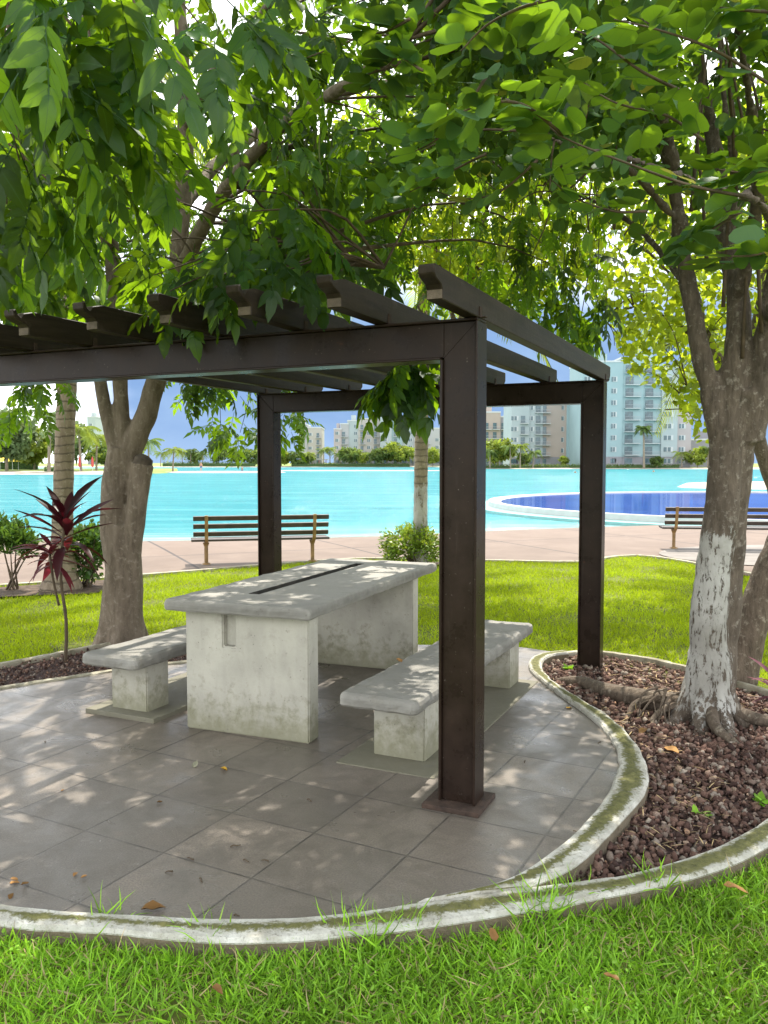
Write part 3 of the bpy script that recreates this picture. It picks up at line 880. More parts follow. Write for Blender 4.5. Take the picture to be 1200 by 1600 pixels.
# planting beds
BED_R = [tuple(p) for p in spline(CURB1_OUT, 40)] + [tuple(p) for p in spline(BED_BACK, 20)] + [(3.1, 5.8)] + [tuple(p) for p in spline(CURB2_IN[12:], 30)[::-1]]
tag(sheet('planting_bed', [tuple(p) for p in spline(CURB1_OUT, 40)] + [tuple(p) for p in spline(BED_BACK, 20)] + [(3.1, 5.6)] + [(2.8, 5.1), (2.3, 4.4), (1.8, 3.82), (1.24, 3.38), (0.95, 3.23), (0.7, 3.17)], -0.05, MATS['gravel_soil']), kind='structure')
BED_L = [tuple(p) for p in LEFT_BED_BACK] + [(-1.2, 7.17), (-1.62, 6.89), (-1.94, 6.76), (-2.22, 6.54), (-2.83, 6.07), (-3.0, 5.78), (-3.2, 5.72), (-3.9, 5.9), (-4.3, 6.2)]
tag(sheet('planting_bed', BED_L, -0.03, MATS['gravel_soil']), kind='structure')
SHRUB_BED = [(-8, 8.8), (-5.6, 10.1), (-4.6, 10.55), (-3.75, 10.75), (-3.5, 11.6), (-3.8, 12.15), (-5.25, 11.25), (-8, 10.1)]
tag(sheet('planting_bed', SHRUB_BED, -0.028, MATS['soil']), kind='structure')
SH3 = [(0.45 + 0.62 * math.cos(i / 20 * 6.2832), 14.0 + 0.34 * math.sin(i / 20 * 6.2832)) for i in range(20)]
tag(sheet('planting_bed', SH3, -0.03, MATS['soil']), kind='structure')
PAD = [(7.9 + 2.9 * math.cos(i / 48 * 6.2832), 15.0 + 1.95 * math.sin(i / 48 * 6.2832)) for i in range(48)]
tag(sheet('bench_pad', PAD, -0.006, MATS['pad_concrete']), kind='structure')
tag(sheet('planting_bed', [(5.1, 13.4), (5.6, 13.15), (8, 12.9), (9, 12.2), (6.4, 11.6), (5.4, 12.4)], -0.025, MATS['soil']), kind='structure')

# gravel -------------------------------------------------------------------
def stone_tmpl(seed):
    r = random.Random(seed)
    bm = bmesh.new()
    for _ in range(15):
        p = Vector((r.gauss(0, 1), r.gauss(0, 1), r.gauss(0, 1))).normalized() * r.uniform(0.75, 1.05)
        bm.verts.new((p.x, p.y * 0.8, p.z * 0.62))
    bmesh.ops.convex_hull(bm, input=bm.verts)
    bmesh.ops.delete(bm, geom=[v for v in bm.verts if not v.link_faces], context='VERTS')
    bm.verts.index_update()
    v = np.array([tuple(x.co) for x in bm.verts]); f = [tuple(x.index for x in q.verts) for q in bm.faces]
    bm.free(); return v, arr_faces(f)
STONES = [stone_tmpl(i) for i in range(8)]
def gravel(poly, n, smin, smax, z, name):
    P = np.array(poly); lo, hi = P.min(0), P.max(0)
    q = rng.uniform(lo, hi, (n * 4, 2)); q = q[in_poly(q, poly)][:n]
    s = smin + (smax - smin) * rng.random(len(q)) ** 3.2
    pos = np.c_[q, z + rng.random(len(q)) * 0.025]
    return scatter(name, STONES, pos, unit(len(q)), unit(len(q)), s, MATS['lava_stone'], smooth=False)
tag(gravel(BED_R, 11500, 0.007, 0.034, -0.045, 'gravel'), 'reddish brown lava gravel filling the curved bed round the white painted tree', 'gravel', kind='stuff')
tag(gravel(BED_L, 2600, 0.008, 0.024, -0.025, 'gravel'), 'dark gravel and mulch in the narrow bed behind the left concrete bench', 'gravel', kind='stuff')

qs = rng.uniform((0.8, 3.2), (3.0, 7.0), (1500, 2)); qs = qs[in_poly(qs, BED_R)]
sn = np.array([mnoise.noise(Vector((p[0] * 1.7, p[1] * 1.7, 21))) for p in qs]); qs = qs[sn > 0.0]
tag(scatter('straw', [blade_tmpl(0.035, 0.1, 0.1)[:1] + (arr_faces(blade_tmpl(0.035, 0.1, 0.1)[1]),)], np.c_[qs, np.full(len(qs), -0.005)], np.c_[rng.normal(size=(len(qs), 2)), rng.normal(size=len(qs)) * 0.12],
            np.tile([0, 0, 1.0], (len(qs), 1)), rng.uniform(0.03, 0.10, len(qs)), MATS['straw']), 'dry straw and leaf scraps strewn over the lava gravel', 'dry litter', kind='stuff')
# grass ---------------------------------------------------------------------
def grass(name, P, hmin, hmax, wid, mat, lean=0.5, base=-0.055, secs=2, tint=None):
    n = len(P)
    hh = hmin + (hmax - hmin) * rng.random(n) ** 1.5
    A = np.c_[rng.normal(size=(n, 2)) * lean, np.ones(n)]
    B = np.c_[rng.normal(size=(n, 2)), rng.normal(size=n) * 0.2]
    tm = []
    for cu in (0.15, 0.4, 0.75):
        if secs == 2:
            v = np.array([(-.5, 0, 0), (.5, 0, 0), (-.42, .4, -cu * .16), (.42, .4, -cu * .16), (-.28, .75, -cu * .5), (.28, .75, -cu * .5), (0, 1, -cu)], float)
            f = [np.array([(0, 1, 3, 2), (2, 3, 5, 4)]), np.array([(4, 5, 6)])]
        else:
            v = np.array([(-.5, 0, 0), (.5, 0, 0), (.3, .6, -cu * .3), (-.3, .6, -cu * .3), (0, 1, -cu)], float)
            f = [np.array([(0, 1, 2, 3)]), np.array([(3, 2, 4)])]
        v = v * np.array([wid, 1, 1]); tm.append((v, f))
    return scatter(name, tm, np.c_[P, np.full(n, base)], A, B, hh, mat, tint=tint)

def clump_tint(P, f=1.3, k=0.35):
    t = np.array([mnoise.noise(Vector((p[0] * f, p[1] * f, 0))) for p in P])
    return np.clip(0.45 + k * t + rng.normal(size=len(P)) * 0.2, 0, 0.93)

# foreground: everything on the near side of the outer kerb
outer = spline(CURB2_OUT, 120)
NEAR = [(-5.2, 0.6), (3.9, 0.6), (3.9, 5.4)] + [tuple(p) for p in outer[::-1]] + [(-3.3, 5.7), (-4.0, 5.85), (-5.2, 6.2)]
q = rng.uniform((-5.2, 1.6), (3.9, 6.2), (830000, 2)); q = q[in_poly(q, NEAR)]
keep = rng.random(len(q)) < np.clip(2.9 / q[:, 1] ** 1.0, 0.3, 1) * np.where(np.abs(q[:, 0]) < 0.5 * q[:, 1] + 0.15, 1.0, 0.5)
dn = np.array([mnoise.noise(Vector((p[0] * 2.3, p[1] * 2.3, 4))) for p in q])
keep &= rng.random(len(q)) < np.clip(0.72 + dn * 0.7, 0.25, 1)
q = q[keep][:150000]
tn = clump_tint(q); dry = rng.random(len(q)) < 0.07; tn[dry] = 1.0
tag(grass('grass', q, 0.028, 0.088, 0.095, MATS['grass_near'], 1.05, -0.055, 2, tn), 'long bright green grass in the foreground in front of the mossy kerb', 'grass', kind='stuff')
qd = rng.uniform((-2.4, 1.8), (2.8, 4.2), (8000, 2)); qd = qd[in_poly(qd, NEAR)]
dn2 = np.array([mnoise.noise(Vector((p[0] * 3.1, p[1] * 3.1, 14))) for p in qd]); qd = qd[dn2 > -0.12]
tag(grass('thatch', qd, 0.03, 0.09, 0.05, MATS['straw'], 2.6, -0.035, 2), 'dry brown thatch lying between the foreground grass blades', 'grass', kind='stuff')
# broad clover like leaves low in the sward
qc = rng.uniform((-2.2, 1.9), (2.6, 3.6), (9000, 2)); qc = qc[in_poly(qc, NEAR)]
cn = np.array([mnoise.noise(Vector((p[0] * 1.8, p[1] * 1.8, 9))) for p in qc]); qc = qc[cn > -0.02]
A = np.c_[rng.normal(size=(len(qc), 2)), rng.normal(size=len(qc)) * 0.25 + 0.1]
B = np.c_[rng.normal(size=(len(qc), 2)) * 0.3, np.ones(len(qc))]
tag(scatter('clover', OVAL, np.c_[qc, rng.uniform(-0.035, 0.0, len(qc))], A, B, rng.uniform(0.010, 0.02, len(qc)), MATS['grass_near']),
    'low round leaved weeds growing among the foreground grass', 'ground cover', kind='stuff')
# a few tufts spilling over the kerb
mb_pts = []
for cx, cy, k in ((-0.12, 2.87, 60), (0.05, 2.92, 50), (0.62, 3.06, 90), (0.55, 3.0, 70), (-0.62, 2.86, 40), (-1.0, 2.93, 40), (0.72, 3.17, 40), (1.05, 3.2, 60), (-0.05, 2.8, 60)):
    mb_pts.append(np.array([cx, cy]) + rng.normal(size=(k, 2)) * 0.035)
q = np.concatenate(mb_pts)
tag(grass('grass', q, 0.06, 0.15, 0.06, MATS['grass_near'], 0.75, -0.03, 2), 'tufts of grass spilling over the white edged kerb', 'grass', kind='stuff')

# far lawn between patio and promenade
LAWN_B = [(-14, 5.5), (-4.4, 6.35)] + [(p[0], p[1] + 0.09) for p in LEFT_BED_BACK[1:]] + [(-0.64, 7.56), (0.3, 7.6), (1.14, 7.55), (1.5, 7.32)] + [(p[0] + 0.03 * i, p[1] + 0.1) for i, p in enumerate(BED_BACK)] + \
         [(3.3, 5.0), (7, 4), (14, 4), (14, 10)] + [p for p in PROM_EDGE[::-1] if -13 < p[0] < 10] + [(-14, 8.5)]
q = rng.uniform((-12, 5.6), (13, 15.2), (860000, 2)); q = q[in_poly(q, LAWN_B)]
q = q[~in_poly(q, SHRUB_BED)]; q = q[~in_poly(q, SH3)]
q = q[np.abs(q[:, 0]) < q[:, 1] * 0.72 + 1.2]
q = q[~in_poly(q, [(5.1, 13.4), (5.6, 13.15), (8, 12.9), (9, 12.2), (6.4, 11.6), (5.4, 12.4)])]
bare = np.array([mnoise.noise(Vector((p[0] * 1.6, p[1] * 1.6, 2))) for p in q])
q = q[(rng.random(len(q)) < np.clip(9.0 / q[:, 1], 0.4, 1) * np.clip(1.0 + bare * 1.4, 0.2, 1))][:330000]
tag(grass('grass', q, 0.025, 0.062, 0.16, MATS['grass_far'], 0.55, -0.05, 1, clump_tint(q, 0.9, 0.5)), 'sunlit yellow green lawn between the paving and the promenade', 'grass', kind='stuff')

# ================================================================== PERGOLA
L1, L2, HB, BD, BW = 3.30, 3.1892, 2.317, 0.185, 0.14
TF, TW = 0.012, 0.010
perg = empty('pergola', (P1.x, P1.y, 0), -PYAW)
tag(perg, 'dark brown pergola of steel posts and timber rafters standing over the picnic table', 'pergola')
# local frame: +x = E1 (to the right along the front), +y = E2 (towards the lagoon)
def ibox(mb, x0, x1, y0, y1, z0, z1): mb.obox((x0, y0, z0), (x1 - x0, 0, 0), (0, y1 - y0, 0), (0, 0, z1 - z0))
LF = 3.62                                   # the front frame runs a little farther left than the rear one
WB = 0.022                                  # how far the web lies behind the flange edges
for (x0, y0, zb, inner) in ((-BD, 0, 0.0, 1), (-LF, 0, 0.0, -1), (-BD, L2, -0.07, 1), (-L1, L2, 0.0, -1)):
    mb = MB()
    hi = [HB - BD + 0.001, HB - TF - 0.001][::inner]     # the inner flange stops under the beam, the outer one runs to its top
    ibox(mb, x0, x0 + TF, y0, y0 + BW, zb + 0.0245, hi[0])
    ibox(mb, x0 + BD - TF, x0 + BD, y0, y0 + BW, zb + 0.0245, hi[1])
    ibox(mb, x0 + TF, x0 + BD - TF, y0 + WB, y0 + BW - WB, zb + 0.0245, HB - TF - 0.001)
    po = mb.build('post', MATS['steel_brown'], perg, bevel=0.003, seg=1)
    mb = MB(); ibox(mb, x0 - 0.06, x0 + BD + 0.04, y0 - 0.065, y0 + BW + 0.065, zb, zb + 0.024)
    mb.build('base_plate', MATS['rust'], po, bevel=0.004)
for y0, LL in ((0, LF), (L2, L1)):
    mb = MB()
    ibox(mb, -LL, 0.0, y0, y0 + BW, HB - TF, HB)
    ibox(mb, -LL + BD, -BD, y0, y0 + BW, HB - BD, HB - BD + TF)
    ibox(mb, -LL + BD - TF, -BD + TF, y0 + WB + 0.001, y0 + BW - WB - 0.001, HB - BD + TF, HB - TF)
    bm_ = mb.build('beam', MATS['steel_brown'], perg, bevel=0.003, seg=1)
    for sx, d in ((-TF, 1), (-LL + TF, -1)):             # weld seams along the mitre
        mb = MB()
        mb.tube([(sx, y0 + WB, HB - TF), (sx - d * (BD - 2 * TF), y0 + WB, HB - BD + TF)], 0.0035, 5)
        mb.build('weld_seam', MATS['steel_brown'], bm_)
RW, RH = 0.072, 0.128
def rafter_profile(tail, end, worn):
    t, b_ = RH, 0.0
    # stepped ogee cut at both ends (y, z), lower edge first
    pts = [(-tail + 0.135, b_), (-tail + 0.095, b_), (-tail + 0.095, b_ + 0.012), (-tail + 0.092, b_ + 0.040), (-tail + 0.075, b_ + 0.058), (-tail + 0.045, b_ + 0.066), (-tail + 0.018, b_ + 0.074), (-tail, b_ + 0.088)]
    pts += [(-tail - 0.004, t - 0.012)] + ([(-tail + 0.012, t - 0.002), (-tail + 0.026, t - 0.030), (-tail + 0.045, t - 0.040), (-tail + 0.062, t - 0.018), (-tail + 0.10, t - 0.008), (-tail + 0.13, t)] if worn else [(-tail + 0.008, t)])
    pts += [(end - 0.006, t), (end, t - 0.01), (end + 0.002, b_ + 0.055), (end - 0.02, b_ + 0.035), (end - 0.05, b_ + 0.01), (end - 0.07, b_)]
    return pts
raf_x = [-0.0, -0.46, -0.925, -1.39, -1.855, -2.325, -2.79, -(L1 - RW)]
for i, xr in enumerate(raf_x):
    tail = 0.55 + random.uniform(-0.02, 0.02); end = 3.56 + random.uniform(-0.04, 0.05)
    if i == 0: end = 3.47
    pr = rafter_profile(tail, end, i in (1, 2, 4, 5, 6))
    n = len(pr)
    vs = [(xr - RW, y, HB + z + 0.002) for y, z in pr] + [(xr, y, HB + z + 0.002) for y, z in pr]
    fs = [tuple(range(n)), tuple(range(2 * n - 1, n - 1, -1))] + [(j, n + j, n + (j + 1) % n, (j + 1) % n) for j in range(n)]
    mb = MB(); mb.add(vs, fs)
    rf = mb.build('rafter', MATS['timber_dark'], perg, bevel=0.004, seg=1, fix=True)
    if i == 0:
        tag(rf, 'outermost rafter at the right end, sound and unbroken')
    # pale weathered cap on the lower step of the tail
    mb = MB(); mb.obox((xr - RW + 0.003, -tail + 0.0905, HB + 0.006), (RW - 0.006, 0, 0), (0, 0.004, 0), (0, 0, 0.036))
    mb.build('end_grain', MATS['timber_end'], rf)
    for yy in (0.02, L2 + 0.05):                         # small angle brackets
        mb = MB()
        mb.obox((xr + 0.001, yy, HB + 0.001), (0.004, 0, 0), (0, 0.03, 0), (0, 0, 0.05))
        mb.obox((xr + 0.003, yy, HB + 0.001), (0.028, 0, 0), (0, 0.03, 0), (0, 0, 0.004))
        mb.build('bracket', MATS['rust'], rf)

# ================================================================== TABLE AND BENCHES
def slab(mb, x0, x1, y0, y1, z0, z1, prof=None, rnd=0.028):
    """thick slab with rounded, slightly irregular edges"""
    mb.obox((x0, y0, z0), (x1 - x0, 0, 0), (0, y1 - y0, 0), (0, 0, z1 - z0))

def rough_slab(name, cuts, z0, z1, mat, parent, rnd=0.022, amp=0.004, seed=0, corner=0.03):
    """plan polygon (outer, optional hole) with a bullnose edge and hand-cast unevenness"""
    bm = bmesh.new()
    outer, hole = cuts
    def loop(P, z):
        return [bm.verts.new((x, y, z)) for x, y in P]
    def sub(P, step=0.025):
        o = []
        for a, b in zip(P, P[1:] + P[:1]):
            n = max(1, int(math.dist(a, b) / step))
            o += [(a[0] + (b[0] - a[0]) * t / n, a[1] + (b[1] - a[1]) * t / n) for t in range(n)]
        return o
    def inset(P, d):
        n = len(P); o = []
        for i in range(n):
            a, b, c = P[i - 1], P[i], P[(i + 1) % n]
            t = Vector((c[0] - a[0], c[1] - a[1])); t = t.normalized() if t.length else Vector((1, 0))
            o.append((b[0] - t.y * d, b[1] + t.x * d))
        return o
    def wob(P, s):
        return [(x + (mnoise.noise(Vector((x * 6, y * 6, s))) + 0.8 * mnoise.noise(Vector((x * 21, y * 21, s)))) * amp, y + (mnoise.noise(Vector((x * 6, y * 6, s + 9))) + 0.8 * mnoise.noise(Vector((x * 21, y * 21, s + 9)))) * amp) for x, y in P]
    # round the outer corners
    rc = []
    n = len(outer)
    for i in range(n):
        a, b, c = Vector(outer[i - 1]), Vector(outer[i]), Vector(outer[(i + 1) % n])
        p = b + (a - b).normalized() * corner; q = b + (c - b).normalized() * corner
        for t in (0, 0.25, 0.5, 0.75, 1):
            rc.append(tuple(p * (1 - t) ** 2 + b * 2 * t * (1 - t) + q * t * t))
    O = wob(sub(rc), seed)
    rings = []
    H_ = z1 - z0
    for d, z in ((rnd * 0.55, z0), (rnd * 0.12, z0 + H_ * 0.16), (0.0, z0 + H_ * 0.42), (rnd * 0.05, z0 + H_ * 0.62), (rnd * 0.35, z0 + H_ * 0.86), (rnd * 1.0, z1)):
        rings.append([bm.verts.new((x + mnoise.noise(Vector((x * 16, y * 16, z * 40))) * amp * 0.7, y + mnoise.noise(Vector((x * 16 + 5, y * 16, z * 40))) * amp * 0.7, z + mnoise.noise(Vector((x * 9, y * 9, z * 3))) * amp * 0.8)) for x, y in inset(O, d)])
    m = len(O)
    for r0, r1 in zip(rings, rings[1:]):
        for i in range(m): bm.faces.new((r0[i], r0[(i + 1) % m], r1[(i + 1) % m], r1[i]))
    if hole:
        Hh = sub(hole)
        t_ = loop(Hh, z1); b_ = loop(Hh, z0)
        k = len(Hh)
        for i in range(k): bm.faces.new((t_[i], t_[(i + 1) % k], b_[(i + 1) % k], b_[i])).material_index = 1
        for ring_, hl in ((rings[-1], t_), (rings[0], b_)):
            es = [bm.edges.get((ring_[i], ring_[(i + 1) % m])) for i in range(m)] + [bm.edges.get((hl[i], hl[(i + 1) % k])) for i in range(k)]
            bmesh.ops.triangle_fill(bm, edges=es, use_beauty=True)
    else:
        bm.faces.new(rings[-1]); bm.faces.new(rings[0][::-1])
    bmesh.ops.recalc_face_normals(bm, faces=bm.faces)
    me = bpy.data.meshes.new(name); bm.to_mesh(me); bm.free()
    return link(name, me, [mat, MATS['slot_shade']] if hole else mat, parent)

T0 = Vector((-0.835, 5.0, 0))                     # middle of the near leg's front face
table = empty('picnic_table', T0, -(PYAW - 0.06))
tag(table, 'rough cast pale concrete picnic table with a slotted top on two wall like legs', 'table')
def legblock(name, x0, x1, y0, y1, z1, parent, notch=None, mat='concrete_pale'):
    bm = bmesh.new()
    if notch:
        nx0, nx1, nz = notch
        P = [(x0, 0), (x1, 0), (x1, z1), (nx1, z1), (nx1, nz), (nx0, nz), (nx0, z1), (x0, z1)]
    else: P = [(x0, 0), (x1, 0), (x1, z1), (x0, z1)]
    a = [bm.verts.new((x, y0, z)) for x, z in P]; b_ = [bm.verts.new((x, y1, z)) for x, z in P]
    bm.faces.new(a); bm.faces.new(b_[::-1]); n = len(P)
    for i in range(n): bm.faces.new((a[i], b_[i], b_[(i + 1) % n], a[(i + 1) % n]))
    bmesh.ops.recalc_face_normals(bm, faces=bm.faces)
    bmesh.ops.bevel(bm, geom=bm.edges[:], offset=0.008, segments=2, affect='EDGES')
    me = bpy.data.meshes.new(name); bm.to_mesh(me); bm.free()
    return link(name, me, MATS[mat], parent)
legblock('leg', -0.425, 0.425, 0.0, 0.13, 0.748, table, (-0.155, -0.07, 0.535))
tl = kids(table)[0]
mb = MB(); mb.obox((-0.153, 0.045, 0.537), (0.081, 0, 0), (0, 0.075, 0), (0, 0, 0.21)); mb.build('infill', MATS['concrete_pale'], tl)
legblock('leg', -0.425, 0.425, 1.83, 1.96, 0.748, table, (-0.155, -0.07, 0.545))
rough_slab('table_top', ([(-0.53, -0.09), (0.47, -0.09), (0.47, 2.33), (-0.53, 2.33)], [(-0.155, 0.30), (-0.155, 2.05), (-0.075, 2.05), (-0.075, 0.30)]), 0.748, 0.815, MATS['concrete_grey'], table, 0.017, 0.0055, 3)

def bench(name, base, label, L, W, zt, leg_y, legw, legd, seed, plinth):
    b = empty(name, base, -PYAW)
    mb = MB(); mb.obox((-W / 2 - 0.06, 0.10, -0.05), (W + 0.12, 0, 0), (0, L - 0.2, 0), (0, 0, 0.05 + plinth))
    mb.build('plinth', MATS['concrete_slab'], b, bevel=0.006)
    tag(b, label, 'bench', 'concrete benches beside the picnic table')
    for y in leg_y: legblock('leg', -legw / 2, legw / 2, y, y + legd, zt - 0.075, b)
    rough_slab('seat', ([(-W / 2, 0), (W / 2, 0), (W / 2, L), (-W / 2, L)], None), zt - 0.075, zt, MATS['concrete_grey'], b, 0.024, 0.007, seed, 0.05)
    return b

def pl(x, y): return T0 + E1 * x + E2 * y
bench('concrete_bench', pl(1.0, -0.28), 'concrete bench with a brown leaf on its seat, partly hidden by the near steel post', 2.36, 0.46, 0.425, (0.30, 1.95), 0.31, 0.25, 11, 0.006)
bench('concrete_bench', pl(-0.95, -0.15), 'concrete bench on a thin plinth slab, between the picnic table and the grey forked tree', 2.32, 0.45, 0.425, (0.20, 1.85), 0.30, 0.22, 23, 0.03)

# ================================================================== PARK BENCHES
def park_bench(loc, rz, L, label):
    b = empty('park_bench', loc, rz)
    tag(b, label, 'bench', 'slatted park benches facing the lagoon')
    for y, z in ((0.07, 0.385), (0.175, 0.385), (0.28, 0.385), (0.385, 0.39)):
        mb = MB(); mb.obox((-L / 2 - 0.03, y - 0.044, z), (L + 0.06, 0, 0), (0, 0.088, 0), (0, 0, 0.036))
        mb.build('seat_slat', MATS['slat_wood'], b, bevel=0.005)
    for y, z in ((-0.015, 0.47), (-0.045, 0.60), (-0.075, 0.73)):
        mb = MB(); mb.obox((-L / 2, y - 0.0, z), (L, 0, 0), (0, 0.034, 0.008), (0, -0.02, 0.075))
        mb.build('back_slat', MATS['slat_wood'], b, bevel=0.005)
    for x in (-L / 2 + 0.21, L / 2 - 0.24):
        pts = spline([(x, 0.40, 0.365), (x, 0.2, 0.360), (x, 0.08, 0.36), (x, 0.0, 0.395), (x, -0.035, 0.47), (x, -0.075, 0.62), (x, -0.115, 0.82)], 26)
        mb = MB()
        for a, c in zip(pts[:-1], pts[1:]):
            a, c = Vector(a), Vector(c); t = (c - a).normalized(); nrm = Vector((0, -t.z, t.y))
            mb.obox(a - Vector((0.028, 0, 0)) - nrm * 0.007, (0.056, 0, 0), c - a + t * 0.002, nrm * 0.014)
        br_ = mb.build('brace', MATS['ochre_steel'], b)
        mb = MB(); mb.tube([(x, 0.17, 0.02), (x, 0.17, 0.36)], 0.032, 12); mb.tube([(x, 0.17, 0.0), (x, 0.17, 0.025)], [0.085, 0.06], 14)
        mb.tube([(x, 0.17, 0.30), (x, 0.17, 0.358)], [0.034, 0.055], 12)
        mb.build('leg', MATS['ochre_steel'], b, smooth=False)
    return b
park_bench((-2.02, 13.85, -0.02), R(14), 2.22, 'slatted park bench with ochre legs on the promenade edge behind the picnic table')
park_bench((6.83, 15.9, -0.005), R(-8), 2.9, 'slatted park bench on a round grey pad, half hidden by the white painted trunk')

# ================================================================== TREES
def tube_path(mb, pts, r0, r1, k=10, n=14, taper=1.0):
    P = spline(pts, n)
    rr = [r0 + (r1 - r0) * (i / (n - 1)) ** taper for i in range(n)]
    mb.tube([Vector(p) for p in P], rr, k)
    return P

def twigs_to(mb, skel, ends, r0=0.011, r1=0.003, sag=0.15, k=5):
    """thin curved branches from the nearest limb point to every clump"""
    S = np.asarray(skel)
    for e in ends:
        d = np.linalg.norm(S - e, axis=1) + np.maximum(0, S[:, 2] - e[2]) * 0.5
        a = Vector(S[int(np.argmin(d))]); e = Vector(e)
        L = (e - a).length
        if L < 0.1 or L > 4.5: continue
        mid = (a + e) / 2 + Vector((random.uniform(-.1, .1) * L, random.uniform(-.1, .1) * L, sag * L * random.uniform(0.4, 1.2)))
        q = mid * 0.5 + e * 0.5 + Vector((random.uniform(-.06, .06) * L, random.uniform(-.06, .06) * L, 0.03 * L))
        rr = r0 * min(1.8, 0.5 + L * 0.5)
        tube_path(mb, [a, mid, q, e], rr, r1, k, 9)

def clumps_in(c, r, n, shell=0.35, keep=None, mind=0.0):
    out = []
    tries = 0
    while len(out) < n and tries < n * 60:
        tries += 1
        u = unit(1)[0] * (shell + (1 - shell) * random.random()) ** 0.6
        p = np.array(c) + u * np.array(r)
        if keep is not None and not keep(p): continue
        if mind and any(np.linalg.norm(p - o) < mind for o in out): continue
        out.append(p)
    return np.array(out)

# lower outline of the canopy as it hangs (picture x -> picture y), used to carve the crowns' undersides
LIM_X = [-400, 0, 130, 240, 300, 340, 400, 450, 520, 600, 660, 720, 800, 870, 930, 960, 1010, 1100, 1200, 1600]
LIM_Y = [520, 520, 520, 515, 520, 505, 470, 500, 480, 450, 400, 420, 430, 480, 520, 430, 420, 440, 450, 450]
def below_ok(P, margin=0.0):
    """keep leaves whose hanging tip stays above that outline"""
    Q = np.array(P, float).reshape(-1, 3).copy(); Q[:, 2] -= 0.20
    px, py = to_px(Q)
    return (py < np.interp(px, LIM_X, LIM_Y) - margin) | (Q[:, 1] < 0.3)

def pinnate_leaves(centers, rad, per, size=(0.26, 0.36), droop=0.75):
    n = len(centers) * per
    C = np.repeat(centers, per, 0)
    off = unit(n) * (rng.random(n) ** 0.5)[:, None] * np.asarray(rad)
    pos = C + off
    out = off / np.linalg.norm(off, axis=1, keepdims=True)
    A = out * np.array([1, 1, 0.3]) + unit(n) * 0.6 + np.array([0, 0, -1.0]) * rng.normal(droop, 0.4, n)[:, None]
    B = out * 0.9 + np.array([0, 0, 0.8]) + unit(n) * 0.4
    s = rng.uniform(size[0], size[1], n)
    return pos, A, B, s

# ---- left tree: several pale stems, compound leaves ----------------------
YA = 7.75
def pa(px, py, dy=0.0): return at(px, py, YA + dy)
treeA = empty('shade_tree', gp(192, 1000) + (0,))
tag(treeA, 'smooth grey tree forking into three stems, with a sawn off stub and hanging compound leaves', 'tree')
OA = Vector(treeA.location)
mb = MB(); skA = []
def limb(pts, r0, r1, sk, n=16, org=None, k=12, taper=1.0):
    P = tube_path(mb, [Vector(p) - org for p in pts], r0, r1, k, n, taper)
    sk.extend([tuple(Vector(p) + org) for p in P])
b0 = Vector((OA.x, OA.y, -0.12))
limb([b0, pa(194, 985), pa(193, 920), pa(192, 860), pa(188, 820)], 0.215, 0.150, skA, 18, OA, 16, 0.6)
limb([pa(190, 900), pa(182, 845), pa(179, 800), pa(182, 745), pa(190, 700)], 0.14, 0.122, skA, 14, OA, 14)
for dx, dy, s in ((-0.22, -0.12, 1), (0.2, -0.1, 1), (0.03, -0.22, 1), (0.16, 0.2, 1), (-0.2, 0.2, 1)):
    limb([b0 + Vector((dx, dy, 0.02)), b0 + Vector((dx * 0.55, dy * 0.55, 0.24)), b0 + Vector((dx * 0.2, dy * 0.2, 0.7))], 0.07, 0.11, [], 8, OA)
limb([pa(184, 750), pa(179, 705), pa(166, 645), pa(157, 597), pa(146, 540, .1), pa(120, 460, .3), pa(62, 398, .2), pa(-20, 372, -.3), pa(-160, 330, -.9)], 0.066, 0.04, skA, 24, OA, 12, 0.8)
limb([pa(195, 740), pa(192, 690), pa(190, 645), pa(188, 597), pa(181, 480), pa(174, 390, .1), pa(176, 300, .3), pa(150, 150, .4), pa(120, 0, .4)], 0.074, 0.045, skA, 24, OA)
limb([pa(187, 770), pa(200, 715), pa(226, 655), pa(240, 605), pa(258, 545, -.1), pa(274, 440, -.2), pa(284, 340, -.3), pa(290, 200, -.4), pa(284, 60, -.5), pa(270, -120, -.5)], 0.115, 0.05, skA, 26, OA, 12, 0.7)
limb([pa(203, 930, -.05), pa(207, 860, -.07), pa(213, 800, -.08), pa(219, 745, -.08), pa(223, 725, -.08)], 0.085, 0.098, skA, 14, OA)      # sawn off stub
limb([pa(276, 440, -.2), pa(330, 330, -.9), pa(420, 215, -1.8), pa(560, 120, -2.8), pa(640, 60, -3.3)], 0.075, 0.025, skA, 16, OA, 8)
limb([pa(286, 320, -.3), pa(345, 250, .3), pa(450, 180, .9), pa(600, 130, 1.2), pa(760, 110, 1.0)], 0.07, 0.025, skA, 16, OA, 8)
limb([pa(174, 390, .1), pa(140, 250, -.9), pa(90, 120, -2.2), pa(40, 20, -3.4), pa(0, -120, -4.2)], 0.075, 0.025, skA, 16, OA, 8)
limb([pa(62, 398, .2), pa(20, 320, -1.2), pa(-60, 240, -2.4), pa(-120, 150, -3.3)], 0.05, 0.02, skA, 12, OA, 8)
limb([pa(290, 200, -.4), pa(350, 90, -1.2), pa(480, -60, -2.2), pa(560, -220, -3)], 0.055, 0.02, skA, 12, OA, 8)
limb([pa(256, 545, -.1), pa(300, 440, -1.0), pa(380, 400, -1.8), pa(480, 400, -2.4), pa(600, 418, -2.9)], 0.04, 0.014, skA, 14, OA, 8)
trA = organic(mb, 0.015, treeA, 'trunk', MATS['bark_smooth'], 0.012, 5, 2)
mb = MB(); mb.tube([pa(222, 729, -.08) - OA, pa(225, 716, -.08) - OA, pa(227, 711, -.08) - OA], [0.090, 0.082, 0.035], 14)
mb.build('cut_stub', MATS['cut_wood'], trA)

